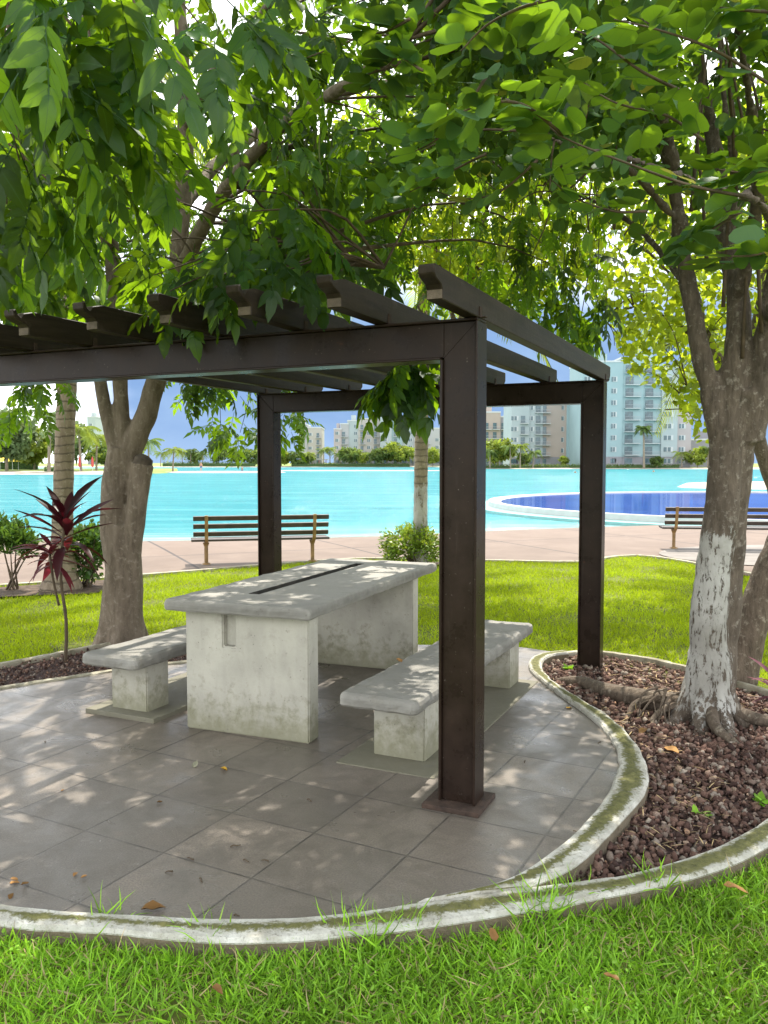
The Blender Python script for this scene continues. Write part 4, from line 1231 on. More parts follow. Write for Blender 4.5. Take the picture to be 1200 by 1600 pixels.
cenA = clumps_in((-1.7, 6.0, 4.9), (4.3, 3.3, 2.4), 150, 0.3, lambda p: p[1] > 2.4 and below_ok(p)[0], 0.42)
# front fringe that hangs into the upper left of the view
front = [at(px, py, Y) for px, py, Y in ((30, 60, 2.5), (110, 20, 2.7), (70, 170, 3.0), (150, 120, 2.9), (30, 250, 3.2), (190, -10, 2.6), (270, -20, 2.7), (130, 220, 3.4), (60, 330, 3.7), (190, 190, 3.8),
          (-60, 200, 3.0), (250, 90, 3.3), (330, 60, 3.6), (200, 300, 4.2), (120, 330, 4.4), (260, 250, 4.6), (395, 330, 4.0), (345, 300, 4.4), (440, 300, 4.3), (300, 400, 5.0), (420, 380, 4.8), (455, 250, 4.9),
          (360, 200, 4.4), (480, 90, 4.2), (20, 400, 5.2), (90, 420, 5.6), (180, 420, 6.0), (260, 410, 6.2), (340, 430, 6.4), (240, 380, 5.2), (60, -40, 2.6), (160, 60, 3.1), (380, -10, 3.1), (20, 150, 3.6), (300, 170, 4.0))]
cenA_f = np.array([tuple(v) for v in front])
mid = [at(px, py, Y) for px, py, Y in ((480, 200, 6.0), (520, 120, 6.5), (560, 250, 7.0), (600, 330, 7.4), (540, 340, 6.8), (640, 200, 7.2), (690, 120, 7.4), (470, 40, 6.0), (580, 30, 6.6), (620, 400, 7.0),
       (760, 250, 7.8), (820, 330, 7.6), (870, 400, 7.4), (790, 380, 7.7), (860, 300, 7.8), (900, 430, 7.2), (720, 330, 8.0), (700, 400, 8.0), (740, 60, 7.6), (820, 160, 8), (480, 330, 6.4), (430, 160, 6.2), (500, 420, 7.0), (560, 440, 7.8))]
low = [(265, 455, 4.3), (300, 470, 4.4), (320, 440, 4.2), (345, 460, 4.5), (290, 420, 4.5), (410, 440, 4.1), (440, 420, 4.2), (460, 440, 4.3), (480, 400, 4.3), (505, 440, 4.6), (385, 400, 4.3), (330, 400, 4.8), (240, 430, 4.8)]
back = [(20, 420, 8.6), (60, 450, 8.8), (110, 420, 9.0), (150, 470, 8.7), (215, 440, 8.9), (230, 380, 9.2), (310, 420, 9.0), (350, 470, 8.8), (400, 440, 9.1), (440, 480, 8.8), (480, 450, 9.0), (530, 460, 8.6), (90, 360, 9.2), (380, 370, 9.3), (560, 400, 9.2), (330, 330, 9.4), (470, 330, 9.5), (140, 330, 9.3), (20, 490, 8.5), (520, 380, 9.4), (430, 400, 9.5), (600, 380, 9.3), (-40, 400, 8.8), (-30, 330, 9.2), (30, 350, 9.4), (60, 390, 9.0), (100, 470, 8.6), (180, 400, 9.2), (20, 280, 9.4), (200, 340, 9.4), (260, 470, 8.8), (120, 390, 8.4), (40, 460, 8.4), (-20, 470, 8.6), (240, 300, 9.5), (290, 370, 9.4), (170, 480, 9.0), (400, 330, 9.5), (500, 400, 9.2), (70, 310, 9.0), (130, 290, 9.5)]
cenA_l = np.array([tuple(at(*v)) for v in low]); cenA_b = np.array([tuple(at(*v)) for v in back])
cenA_m = np.array([tuple(v) for v in mid])
# clusters hanging behind and inside the pergola
hang = [(at(20, 610, 8.6), 0.30, 16), (at(75, 600, 8.4), 0.26, 14), (at(300, 590, 8.8), 0.26, 16), (at(350, 605, 8.9), 0.28, 16), (at(455, 650, 9.2), 0.26, 16), (at(375, 665, 9.4), 0.24, 14), (at(345, 660, 9.6), 0.18, 8), (at(330, 560, 8.8), 0.3, 12), (at(460, 600, 9.2), 0.2, 10),
        (at(634, 585, 5.6), 0.14, 13), (at(618, 595, 5.6), 0.10, 6), (at(652, 598, 5.7), 0.12, 10), (at(640, 555, 5.5), 0.12, 9),
        (at(880, 470, 7.2), 0.2, 12), (at(905, 500, 7.2), 0.16, 9), (at(845, 430, 7.4), 0.22, 12), (at(930, 470, 7.1), 0.16, 8), (at(780, 430, 7.6), 0.2, 10), (at(700, 440, 7.8), 0.2, 10)]
sets = [pinnate_leaves(cenA, (0.50, 0.50, 0.42), 20, (0.16, 0.34)), pinnate_leaves(cenA_f, (0.30, 0.30, 0.26), 10, (0.25, 0.34)), pinnate_leaves(cenA_m, (0.42, 0.42, 0.38), 15, (0.18, 0.32)), pinnate_leaves(cenA_l, (0.16, 0.16, 0.15), 5, (0.24, 0.33), 1.2), pinnate_leaves(cenA_b, (0.44, 0.4, 0.38), 20, (0.16, 0.27))]
pos, A, B, s = [np.concatenate(x) for x in zip(*sets)]
ok = below_ok(pos + A / np.linalg.norm(A, axis=1, keepdims=True) * s[:, None] * 0.8 + np.array([0, 0, 0.2]))
ok &= np.linalg.norm(pos - np.array([0, 0, EYE]), axis=1) > 1.7
tipA = pos + A / np.linalg.norm(A, axis=1, keepdims=True) * s[:, None] * 0.7
for x0, x1, y0, y1 in ((258, 305, 80, 225), (258, 300, 300, 410), (155, 200, 335, 490), (330, 400, 200, 300)):   # pruned round the limbs
    for Q in (pos, tipA):
        px, py = to_px(Q); ok &= ~((px > x0) & (px < x1) & (py > y0) & (py < y1) & (Q[:, 1] < 7.7) & (rng.random(len(px)) < 0.92))
pos, A, B, s = pos[ok], A[ok], B[ok], s[ok]
chains = []
for px, y0, y1, Y in ((772, 270, 420, 7.0), (800, 240, 450, 7.2), (828, 300, 470, 6.9), (852, 330, 500, 7.1), (872, 280, 480, 6.8), (888, 350, 525, 7.0), (905, 330, 505, 7.2), (925, 340, 480, 7.0), (840, 250, 400, 7.4), (735, 280, 430, 7.4),
                      (700, 270, 400, 7.5), (640, 300, 430, 7.0), (600, 310, 420, 7.2), (560, 330, 430, 6.6), (500, 180, 330, 5.6), (470, 160, 330, 5.4), (530, 200, 380, 6.0), (760, 330, 450, 7.6), (815, 360, 470, 7.0)):
    for t in np.linspace(0, 1, 5): chains.append((at(px + random.uniform(-8, 8), y0 + (y1 - y0) * t - 15, Y), 0.06, 2))
px, py = to_px(pos); ok = ~((px > 620) & (px < 940) & (py > 265) & (rng.random(len(px)) < 0.88)); pos, A, B, s = pos[ok], A[ok], B[ok], s[ok]
hs = [pinnate_leaves(np.array([tuple(c)]), (r, r, r * 0.9), n, (0.22, 0.31), 1.1) for c, r, n in hang] + [pinnate_leaves(np.array([tuple(c)]), (r, r, r), n, (0.15, 0.22), 1.8) for c, r, n in chains]
hp = [np.concatenate(x) for x in zip(*hs)]
pos, A, B, s = [np.concatenate([a, b]) for a, b in zip((pos, A, B, s), hp)]
far_ = pos[:, 1] > 6.0
near_ = pos[:, 1] < 4.9; midd = ~near_ & ~far_
scatter('crown', PINN_HI, (pos - np.array(OA))[near_], A[near_], B[near_], s[near_] * 0.86, MATS['leaf_pinnate'], treeA)
scatter('crown', PINN, (pos - np.array(OA))[midd], A[midd], B[midd], s[midd], MATS['leaf_pinnate'], treeA)
scatter('crown', PINN_LO, (pos - np.array(OA))[far_], A[far_], B[far_], s[far_], MATS['leaf_pinnate'], treeA)
mb = MB()
ends = np.concatenate([cenA, cenA_f, cenA_m, cenA_l, cenA_b])
twigs_to(mb, skA, ends)
for v in range(len(mb.v)): mb.v[v] = tuple(Vector(mb.v[v]) - OA)
# drooping twigs that carry the low hanging clusters
for c, r, n in hang:
    st = c + Vector((random.uniform(-.2, .2), random.uniform(-.2, .2), 0.9 + random.random() * 0.4))
    if abs(c.y - 5.6) < .2: st = Vector((c.x + 0.05, c.y, HB + 0.35))
    tube_path(mb, [st - OA, (st + c) / 2 + Vector((0.06, 0, 0.05)) - OA, c - OA - Vector((0, 0, 0.08))], 0.007, 0.003, 5, 8)
mb.build('branches', MATS['twig'], treeA, smooth=True)
# long hanging seed pods and bare hanging stems
for _ in range(60):
    px, py, Y = random.uniform(430, 520), random.uniform(130, 260), random.uniform(5.2, 6.6)
    if random.random() < 0.45: px, py, Y = random.uniform(800, 930), random.uniform(260, 430), random.uniform(6.9, 7.6)
    p = at(px, py, Y) - OA; L = random.uniform(0.18, 0.42); mb = MB()
    tube_path(mb, [p, p + Vector((random.uniform(-.02, .02), 0, -L * .5)), p + Vector((random.uniform(-.04, .04), 0, -L))], 0.004, 0.007, 5, 6)
    mb.build('seed_pod', MATS['twig_green'], treeA, smooth=True)

# ---- right tree: white painted trunk, two lobed leaves --------------------
YB = 5.42
def pb(px, py, dy=0.0): return at(px, py, YB + dy)
treeB = empty('shade_tree', (2.10, 5.42, -0.03))
tag(treeB, 'tree in the gravel bed with peeling white paint on its trunk and two lobed leaves', 'tree')
OB = Vector(treeB.location)
mb = MB(); skB = []
b0 = Vector((2.115, 5.42, -0.15))
limb([b0, pb(1108, 1085), pb(1106, 1000), pb(1113, 900), pb(1128, 800), pb(1136, 700), pb(1144, 640)], 0.162, 0.094, skB, 22, OB, 16, 0.4)
limb([b0 + Vector((0.11, 0.05, 0)), pb(1132, 1060, .06), pb(1136, 980, .08), pb(1146, 860, .1), pb(1154, 760, .08), pb(1164, 680, 0), pb(1174, 610, -.05)], 0.080, 0.070, skB, 20, OB, 14)
limb([pb(1120, 820, .02), pb(1124, 740), pb(1128, 660), pb(1126, 610)], 0.085, 0.064, skB, 12, OB)
for dx, dy, L in ((-0.34, -0.05, .3), (0.06, -0.42, .35), (-0.18, -0.3, .3), (0.34, -0.2, .3), (0.3, 0.25, .3), (-0.2, 0.28, .3)):
    limb([b0 + Vector((dx, dy, 0.03)), b0 + Vector((dx * .6, dy * .6, 0.13)), b0 + Vector((dx * 0.28, dy * 0.28, 0.3)), b0 + Vector((dx * .1, dy * .1, 0.55))], 0.035, 0.10, [], 9, OB)
limb([pb(1126, 700), pb(1112, 620), pb(1090, 530, .05), pb(1075, 450, .1), pb(1060, 350, .1), pb(1048, 250, 0), pb(1030, 160, -.2), pb(1010, 40, -.5), pb(990, -120, -.8)], 0.07, 0.028, skB, 24, OB)
limb([pb(1135, 680), pb(1146, 590), pb(1153, 500), pb(1150, 440, .05), pb(1128, 350, .2), pb(1118, 250, .4), pb(1095, 120, .6), pb(1080, 0, .8)], 0.092, 0.032, skB, 22, OB)
limb([pb(1172, 690), pb(1188, 600, -.05), pb(1203, 500, -.15), pb(1225, 380, -.3), pb(1250, 200, -.6), pb(1270, 0, -1)], 0.085, 0.036, skB, 20, OB)
limb([pb(1152, 470), pb(1175, 380, -.3), pb(1185, 260, -.7), pb(1165, 120, -1.2), pb(1150, 0, -1.6)], 0.05, 0.018, skB, 16, OB, 8)
limb([pb(1140, 400, .1), pb(1145, 250, .1), pb(1125, 100, 0), pb(1128, -60, -.1)], 0.035, 0.018, skB, 14, OB, 8)
limb([pb(1060, 350, .1), pb(990, 270, -.3), pb(930, 250, -.9), pb(860, 215, -1.5), pb(800, 165, -2.0), pb(740, 130, -2.4)], 0.032, 0.010, skB, 18, OB, 8)
limb([pb(1075, 450, .1), pb(1020, 380, .6), pb(960, 330, 1.0), pb(890, 300, 1.3), pb(800, 280, 1.6)], 0.03, 0.01, skB, 16, OB, 8)
limb([pb(1048, 250, 0), pb(960, 130, .3), pb(860, 60, .4), pb(740, 20, .4), pb(640, -20, .3)], 0.035, 0.012, skB, 16, OB, 8)
limb([pb(1128, 350, .2), pb(1170, 300, 1), pb(1240, 230, 1.6), pb(1330, 180, 2)], 0.04, 0.012, skB, 14, OB, 8)
limb([pb(1203, 500, -.15), pb(1215, 420, -1.0), pb(1200, 330, -1.9), pb(1100, 285, -2.5), pb(980, 250, -2.8), pb(900, 225, -2.9)], 0.035, 0.008, skB, 20, OB, 8)
limb([pb(1010, 40, -.5), pb(930, -20, -1.4), pb(840, -40, -2.2), pb(760, -30, -2.8)], 0.03, 0.008, skB, 14, OB, 8)
trB = organic(mb, 0.018, treeB, 'trunk', MATS['bark_rough'], 0.016, 7, 5)
# roots running over the gravel
mb = MB()
def root(pts, r0, r1): tube_path(mb, [Vector(p) - OB for p in pts], r0, r1, 9, 18)
root([(1.98, 5.5, 0.03), (1.78, 5.72, 0.02), (1.62, 6.0, 0.0), (1.47, 6.28, -0.005), (1.34, 6.38, -0.04)], 0.085, 0.035)
root([(1.98, 5.45, 0.08), (1.82, 5.55, 0.07), (1.70, 5.6, 0.02), (1.62, 5.5, -0.05)], 0.035, 0.016)
root([(2.0, 5.4, 0.07), (1.86, 5.42, 0.05), (1.74, 5.34, 0.0), (1.72, 5.26, -0.05)], 0.028, 0.012)
root([(2.1, 5.3, 0.08), (2.05, 5.1, 0.02), (2.12, 4.9, -0.04)], 0.05, 0.02)
root([(2.22, 5.35, 0.05), (2.5, 5.2, 0.0), (2.75, 5.25, -0.05)], 0.05, 0.02)
for _ in range(9):
    a = Vector((1.86 + random.uniform(-.06, .1), 5.48 + random.uniform(-.1, .1), random.uniform(0.08, 0.2)))
    e = Vector((1.74 + random.uniform(-.14, .14), 5.4 + random.uniform(-.16, .16), -0.05))
    root([a, (a + e) / 2 + Vector((random.uniform(-.05, .05), random.uniform(-.05, .05), random.uniform(0, .08))), e], random.uniform(0.005, 0.012), 0.004)
mb.build('roots', MATS['bark_plain'], treeB, smooth=True)

def bilobed_leaves(centers, rad, per, size=(0.05, 0.10), flat=0.7):
    n = len(centers) * per
    C = np.repeat(centers, per, 0)
    off = unit(n) * (rng.random(n) ** 0.45)[:, None] * np.asarray(rad)
    A = unit(n) + np.array([0, 0, -0.35]); B = unit(n) * 0.55 + np.array([0, 0, flat])
    return C + off, A, B, rng.uniform(size[0], size[1], n)

cenB = clumps_in((1.9, 4.9, 4.4), (2.7, 2.7, 2.0), 130, 0.25, lambda p: p[1] > 2.3 and below_ok(p)[0], 0.36)
cenB2 = clumps_in((1.2, 5.6, 4.8), (2.3, 2.4, 1.8), 50, 0.2, lambda p: below_ok(p)[0], 0.36)
def spray(pts, n, up=0.9, size=(0.075, 0.10), jit=0.05, twist=0.5):
    """leaves set alternately along a shoot"""
    P = spline([tuple(p) for p in pts], n)
    T = np.gradient(P, axis=0); T /= np.linalg.norm(T, axis=1, keepdims=True)
    side = np.cross(T, np.array([0, 0, 1.0])); side /= np.linalg.norm(side, axis=1, keepdims=True)
    sg = np.where(np.arange(n) % 2, 1, -1)[:, None]
    A = side * sg * 0.9 + T * 0.55 + rng.normal(size=(n, 3)) * 0.25
    B = np.array([0, 0, up]) + rng.normal(size=(n, 3)) * twist * 0.5
    s_ = rng.uniform(size[0], size[1], n)
    return P + A / np.linalg.norm(A, axis=1, keepdims=True) * s_[:, None] * 0.35 + rng.normal(size=(n, 3)) * jit * 0.3, A, B, s_
shoots = [  # (picture points at given depths) shoots of big nearby leaves in the upper right
    [at(1180, 310, 2.7), at(1080, 290, 2.55), at(980, 255, 2.45), at(880, 215, 2.4), at(850, 190, 2.4)],
    [at(880, 210, 2.4), at(820, 165, 2.3), at(770, 160, 2.25), at(720, 175, 2.2)],
    [at(1200, 130, 2.8), at(1120, 80, 2.7), at(1040, 50, 2.6), at(960, 30, 2.5)],
    [at(1060, 140, 2.9), at(1000, 110, 2.8), at(930, 60, 2.8), at(870, 40, 2.7)],
    [at(900, -10, 2.3), at(820, 10, 2.3), at(760, 40, 2.35), at(720, 80, 2.4)],
    [at(1260, 420, 2.5), at(1210, 395, 2.5), at(1170, 400, 2.5), at(1120, 400, 2.6)],
    [at(1160, 330, 2.8), at(1110, 360, 2.8), at(1060, 395, 2.8)],
    [at(760, 120, 2.9), at(720, 180, 2.9), at(680, 220, 3.0), at(640, 240, 3.1)],
    [at(1100, 220, 3.1), at(1040, 180, 3.1), at(960, 160, 3.1), at(900, 120, 3.2)],
    [at(1230, 250, 2.6), at(1180, 270, 2.6), at(1120, 265, 2.6)],
    [at(640, 30, 3.0), at(600, 50, 3.1), at(560, 50, 3.2)],
    [at(1010, 330, 3.4), at(960, 330, 3.4), at(900, 310, 3.5), at(860, 280, 3.5)],
    [at(660, 110, 3.1), at(620, 90, 3.2), at(590, 130, 3.3)],
    [at(1230, 20, 2.6), at(1150, 15, 2.6), at(1080, 5, 2.6)],
    [at(840, 250, 3.6), at(780, 300, 3.7), at(720, 310, 3.8), at(660, 290, 3.9)],
    [at(760, 240, 3.6), at(700, 270, 3.7), at(640, 300, 3.8)],
]
sets = [bilobed_leaves(cenB, (0.42, 0.42, 0.34), 64), bilobed_leaves(cenB2, (0.40, 0.40, 0.32), 62)]
pos, A, B, s = [np.concatenate(x) for x in zip(*sets)]
tip = pos.copy(); tip[:, 2] += 0.12
ok = below_ok(tip) & (np.linalg.norm(pos - np.array([0, 0, EYE]), axis=1) > 1.9)
# leave the view between the trunk's stems towards the sunlit crown behind it fairly open
px, py = to_px(pos)
thin = (px > 930) & (py > 270) & (rng.random(len(px)) < 0.75)
thin |= (px > 640) & (px < 930) & (py > 275) & (rng.random(len(px)) < 0.9)
ok &= ~thin
pos, A, B, s = pos[ok], A[ok], B[ok], s[ok]
sp = [spray(p, 17 if i < 2 else 15) for i, p in enumerate(shoots)]
sp = [np.concatenate(x) for x in zip(*sp)]
pos, A, B, s = [np.concatenate([a, b]) for a, b in zip((pos, A, B, s), sp)]
scatter('crown', BILO, pos - np.array(OB), A, B, s, MATS['leaf_bilobed'], treeB)
mb = MB()
twigs_to(mb, skB, np.concatenate([cenB, cenB2]), 0.009, 0.003)
for v in range(len(mb.v)): mb.v[v] = tuple(Vector(mb.v[v]) - OB)
for p in shoots: tube_path(mb, [Vector(q) - OB for q in p], 0.006, 0.002, 6, 16)
# long upright suckers beside the stems
for x0, x1, x2, y0, y2, dd in ((1130, 1150, 1122, 480, 20, -.4), (1170, 1190, 1160, 430, 60, -.5), (1190, 1170, 1130, 520, 40, -.7), (1105, 1090, 1110, 420, 60, .1), (1160, 1175, 1190, 560, 150, -.3), (1080, 1100, 1075, 330, -20, .3), (1150, 1140, 1170, 300, -20, -.9)):
    tube_path(mb, [pb(x0, y0, dd * .3) - OB, pb((x0 + x1) / 2, (y0 + y2) / 2 + 60, dd * .6) - OB, pb(x1, (y0 + y2) / 2 - 40, dd) - OB, pb(x2, y2, dd * 1.3) - OB], 0.013, 0.006, 6, 14)
mb.build('branches', MATS['twig'], treeB, smooth=True)

# ---- leaning bare trunk at the right edge ---------------------------------
t2 = empty('shade_tree', (2.78, 6.35, -0.03))
tag(t2, 'leaning plain brown trunk close behind the white painted tree at the right edge', 'tree')
O2 = Vector(t2.location)
mb = MB(); sk2 = []
YB2 = 6.35
limb([Vector((2.70, 6.35, -0.15)), at(1163, 1035, YB2), at(1178, 960, YB2), at(1200, 900, YB2), at(1232, 820, YB2), at(1270, 700, YB2), at(1300, 520, YB2), at(1330, 300, YB2)], 0.13, 0.08, sk2, 20, O2, 14)
limb([Vector((2.55, 6.2, -0.1)), Vector((2.64, 6.3, 0.1)), at(1165, 1000, YB2)], 0.05, 0.10, [], 8, O2)
organic(mb, 0.02, t2, 'trunk', MATS['bark_plain'], 0.014, 6)
cen2 = clumps_in((3.9, 6.4, 4.7), (1.5, 1.6, 1.4), 36, 0.2, None, 0.4)
p_, A_, B_, s_ = bilobed_leaves(cen2, (0.4, 0.4, 0.33), 60)
scatter('crown', BILO[:3], p_ - np.array(O2), A_, B_, s_, MATS['leaf_bilobed'], t2)
mb = MB(); twigs_to(mb, sk2, cen2)
for v in range(len(mb.v)): mb.v[v] = tuple(Vector(mb.v[v]) - O2)
mb.build('branches', MATS['twig'], t2, smooth=True)

# ---- sunlit tree farther right, behind -----------------------------------
YC = 11.0
treeC = empty('shade_tree', (5.75, YC, -0.03))
tag(treeC, 'leaning tree with sunlit yellow green leaves in front of the tallest aqua block', 'tree')
OC = Vector(treeC.location)
mb = MB(); skC = []
limb([Vector((5.75, YC, -0.15)), at(1240, 850, YC), at(1205, 745, YC), at(1185, 690, YC), at(1165, 630, YC), at(1120, 560, YC), at(1090, 480, YC), at(1070, 380, YC)], 0.14, 0.05, skC, 22, OC)
limb([at(1165, 630, YC), at(1180, 520, YC), at(1200, 400, YC), at(1190, 250, YC)], 0.09, 0.03, skC, 14, OC)
limb([at(1120, 560, YC), at(1050, 500, YC + .3), at(990, 480, YC + .3), at(945, 500, YC)], 0.05, 0.014, skC, 14, OC)
limb([at(1090, 480, YC), at(1020, 400, YC - .3), at(960, 360, YC - .4)], 0.045, 0.014, skC, 12, OC)
limb([at(1140, 590, YC), at(1080, 600, YC - .4), at(1040, 640, YC - .5)], 0.04, 0.012, skC, 10, OC)
organic(mb, 0.03, treeC, 'trunk', MATS['bark_plain'], 0.014, 5)
LCX = [880, 940, 985, 1030, 1060, 1100, 1150, 1250]; LCY = [440, 480, 590, 610, 640, 700, 680, 640]
def c_ok(P):
    px, py = to_px(np.array(P, float).reshape(-1, 3)); return (py < np.interp(px, LCX, LCY)) & (px > 900)
cenC = clumps_in((4.5, YC, 4.35), (2.3, 1.6, 2.5), 150, 0.15, lambda p: c_ok(p)[0], 0.34)
extraC = np.array([tuple(at(px, py, YC + d)) for px, py, d in ((960, 540, 0), (975, 560, .2), (1000, 580, 0), (1040, 570, -.3), (985, 500, .2), (1060, 620, -.3), (1085, 660, -.3), (1105, 640, -.2), (1120, 600, 0), (1190, 640, .2), (1040, 500, 0), (1010, 450, .2), (960, 470, .1))])
p_, A_, B_, s_ = bilobed_leaves(np.concatenate([cenC, extraC]), (0.42, 0.42, 0.36), 46, (0.085, 0.13), 0.4)
ok = c_ok(p_ - np.array([0, 0, 0.05])); p_, A_, B_, s_ = p_[ok], A_[ok], B_[ok], s_[ok]
scatter('crown', OVAL, p_ - np.array(OC), A_, B_, s_ * 1.1, MATS['leaf_light'], treeC)
mb = MB(); twigs_to(mb, skC, np.concatenate([cenC, extraC]), 0.011, 0.004)
for v in range(len(mb.v)): mb.v[v] = tuple(Vector(mb.v[v]) - OC)
mb.build('branches', MATS['twig'], treeC, smooth=True)

# ---- sunlit tree beyond the pergola, its trunk hidden by post and leaves --
YD = 11.6
treeD = empty('shade_tree', (1.15, YD, -0.03))
tag(treeD, 'slim tree with bright yellow green crown seen above the middle of the pergola', 'tree')
OD = Vector(treeD.location)
mb = MB(); skD = []
limb([Vector((1.15, YD, -0.15)), at(724, 900, YD), at(720, 700, YD), at(722, 560, YD), at(730, 440, YD), at(760, 330, YD)], 0.10, 0.04, skD, 18, OD)
limb([at(722, 560, YD), at(690, 420, YD), at(660, 300, YD)], 0.05, 0.02, skD, 10, OD)
limb([at(730, 440, YD), at(800, 370, YD), at(860, 330, YD)], 0.05, 0.02, skD, 10, OD)
organic(mb, 0.03, treeD, 'trunk', MATS['bark_plain'], 0.012, 5)
def d_ok(P):
    px, py = to_px(np.array(P, float).reshape(-1, 3)); return py < np.interp(px, [500, 600, 700, 800, 880, 930, 960], [440, 450, 470, 490, 470, 430, 380])
cenD = clumps_in((1.35, YD, 5.2), (2.4, 1.2, 1.7), 110, 0.1, lambda p: d_ok(p)[0], 0.34)
p_, A_, B_, s_ = bilobed_leaves(cenD, (0.44, 0.42, 0.38), 75, (0.085, 0.13), 0.4)
ok = d_ok(p_ - np.array([0, 0, 0.05])); p_, A_, B_, s_ = p_[ok], A_[ok], B_[ok], s_[ok]
scatter('crown', OVAL, p_ - np.array(OD), A_, B_, s_ * 1.1, MATS['leaf_light'], treeD)
mb = MB(); twigs_to(mb, skD, cenD, 0.011, 0.004)
for v in range(len(mb.v)): mb.v[v] = tuple(Vector(mb.v[v]) - OD)
mb.build('branches', MATS['twig'], treeD, smooth=True)

# ---- palms -----------------------------------------------------------------
def frond_geo(base, az, L, rise, sag, nl, lw, ll, seed, twist=0.0):
    """one feather frond: rachis curve and hanging leaflets; returns V, faces"""
    r = random.Random(seed)
    d = Vector((math.cos(az), math.sin(az), 0)); V = []; F = []
    pts = []
    for i in range(11):
        t = i / 10
        pts.append(Vector(base) + d * (L * t * (1 - 0.12 * t)) + Vector((0, 0, rise * t - sag * t * t)))
    mbf = MB(); mbf.tube(pts, [0.02 * L / 2.2 * (1 - 0.85 * i / 10) + 0.002 for i in range(11)], 4, False)
    V += mbf.v; F += mbf.f
    side = Vector((-d.y, d.x, 0))
    for i in range(nl):
        t = 0.14 + 0.86 * i / (nl - 1)
        f_ = t * 10; k = min(9, int(f_)); p = pts[k].lerp(pts[k + 1], f_ - k)
        tg = (pts[k + 1] - pts[k]).normalized()
        env = math.sin(math.pi * min(1, 0.12 + 0.86 * t)) ** 0.6
        l_ = ll * env * r.uniform(0.85, 1.1)
        for sg in (-1, 1):
            dr = (side * sg * 0.75 + tg * 0.65 + Vector((0, 0, -0.15 - 0.35 * r.random()))).normalized()
            m_ = p + dr * l_ * 0.5 + Vector((0, 0, 0.03 * l_)); e = p + dr * l_ + Vector((0, 0, -0.30 * l_ * r.uniform(0.6, 1.5)))
            w = (tg + Vector((0, 0, 0.3 * sg))).normalized() * lw * 0.5
            o = len(V)
            V += [tuple(p - w * 0.6), tuple(p + w * 0.6), tuple(m_ + w), tuple(m_ - w), tuple(e)]
            F += [(o, o + 1, o + 2, o + 3), (o + 3, o + 2, o + 4)]
    return V, F

def palm(name, loc, label, h, r0, r1, lean, nf, L, nl, lw, ll, seed, mat_t, mat_l, group=None, az0=0.0, swell=1.5, azs=None, split=True):
    r = random.Random(seed)
    root_ = empty(name, loc)
    tag(root_, label, 'palm', group)
    mb = MB()
    P = spline([(0, 0, -0.1), (lean[0] * 0.2, lean[1] * 0.2, h * 0.3), (lean[0] * 0.55, lean[1] * 0.55, h * 0.65), (lean[0], lean[1], h)], 46)
    rr = []
    for i, p in enumerate(P):
        z = p[2]
        q = r0 + (r1 - r0) * min(1, z / h) + r0 * (swell - 1) * math.exp(-max(0, z) / 0.28)
        rr.append(q * (1 + (0.035 if i % 2 else -0.02)))
    mb.tube([Vector(p) for p in P], rr, 14)
    mb.build('trunk', MATS[mat_t], root_, smooth=True)
    top = Vector((lean[0], lean[1], h))
    azl = azs if azs else [az0 + i * 2.39996 + r.uniform(-.2, .2) for i in range(nf)]
    for i, az in enumerate(azl):
        k = (i + 0.5) / len(azl)
        V, F = frond_geo(top, az, L * r.uniform(0.85, 1.1), L * (0.75 - 0.75 * k), L * (0.55 + 0.35 * k), nl, lw, ll, seed * 50 + i)
        me = bpy.data.meshes.new('frond'); me.from_pydata(V, [], F); me.update()
        set_attr(me, 'tint', np.full(len(V), r.random() * 0.9))
        link('frond', me, MATS[mat_l], root_)
    return root_

palm('coconut_palm', (-4.3, 11.1, -0.03), 'palm with a ringed brown trunk and swollen foot behind the red leaved plant', 6.4, 0.132, 0.108, (0.42, 0.1), 14, 2.6, 46, 0.04, 0.55, 3, 'palm_bark', 'palm_leaf', swell=2.2)
palm('coconut_palm', (0.60, 13.95, -0.03), 'palm with a white painted lower trunk rising from a round bush on the promenade edge', 4.9, 0.118, 0.10, (0.06, -0.1), 14, 2.3, 44, 0.04, 0.5, 5, 'palm_bark_painted', 'palm_leaf', swell=1.35)
palm('coconut_palm', (5.5, 13.2, -0.03), 'palm hidden behind the white painted trunk, one frond hanging before the aqua block', 3.55, 0.12, 0.10, (-0.2, 0), 9, 1.9, 46, 0.035, 0.5, 8, 'palm_bark', 'palm_leaf', azs=[3.14, 2.6, 3.7, 0.3, 1.2, 5.2, 4.4, 2.0, 6.0])

# ---- red ti plant and small shrubs -----------------------------------------
def sword_tmpl(w, curl):
    v = []; f = []
    ss = [0, 0.12, 0.3, 0.5, 0.7, 0.87]; ww = [0.25, 0.35, 0.8, 1.0, 0.8, 0.4]
    for s_, q in zip(ss, ww):
        z = -curl * s_ * s_
        v += [(-w * q, s_, z + 0.35 * w * q), (0, s_, z), (w * q, s_, z + 0.35 * w * q)]
    v.append((0, 1, -curl))
    for i in range(5):
        a = 3 * i; f += [(a, a + 1, a + 4, a + 3), (a + 1, a + 2, a + 5, a + 4)]
    f += [(15, 16, 18), (16, 17, 18)]
    return np.array(v, float), arr_faces(f)
SWORD = [sword_tmpl(0.11, 0.12), sword_tmpl(0.10, 0.35), sword_tmpl(0.12, 0.6)]
ti = empty('ti_plant', (-2.69, 7.0, -0.03))
tag(ti, 'tall thin stemmed plant with dark red sword leaves in front of the ringed palm', 'plant')
mb = MB()
tube_path(mb, [(0, 0, -0.05), (0.015, 0, 0.35), (-0.02, 0, 0.7), (0.0, 0, 1.02), (0.02, 0.02, 1.2)], 0.016, 0.011, 8, 16)
tube_path(mb, [(-0.05, 0.02, 0.48), (-0.085, 0, 0.7), (-0.11, 0, 0.92)], 0.010, 0.010, 7, 10)
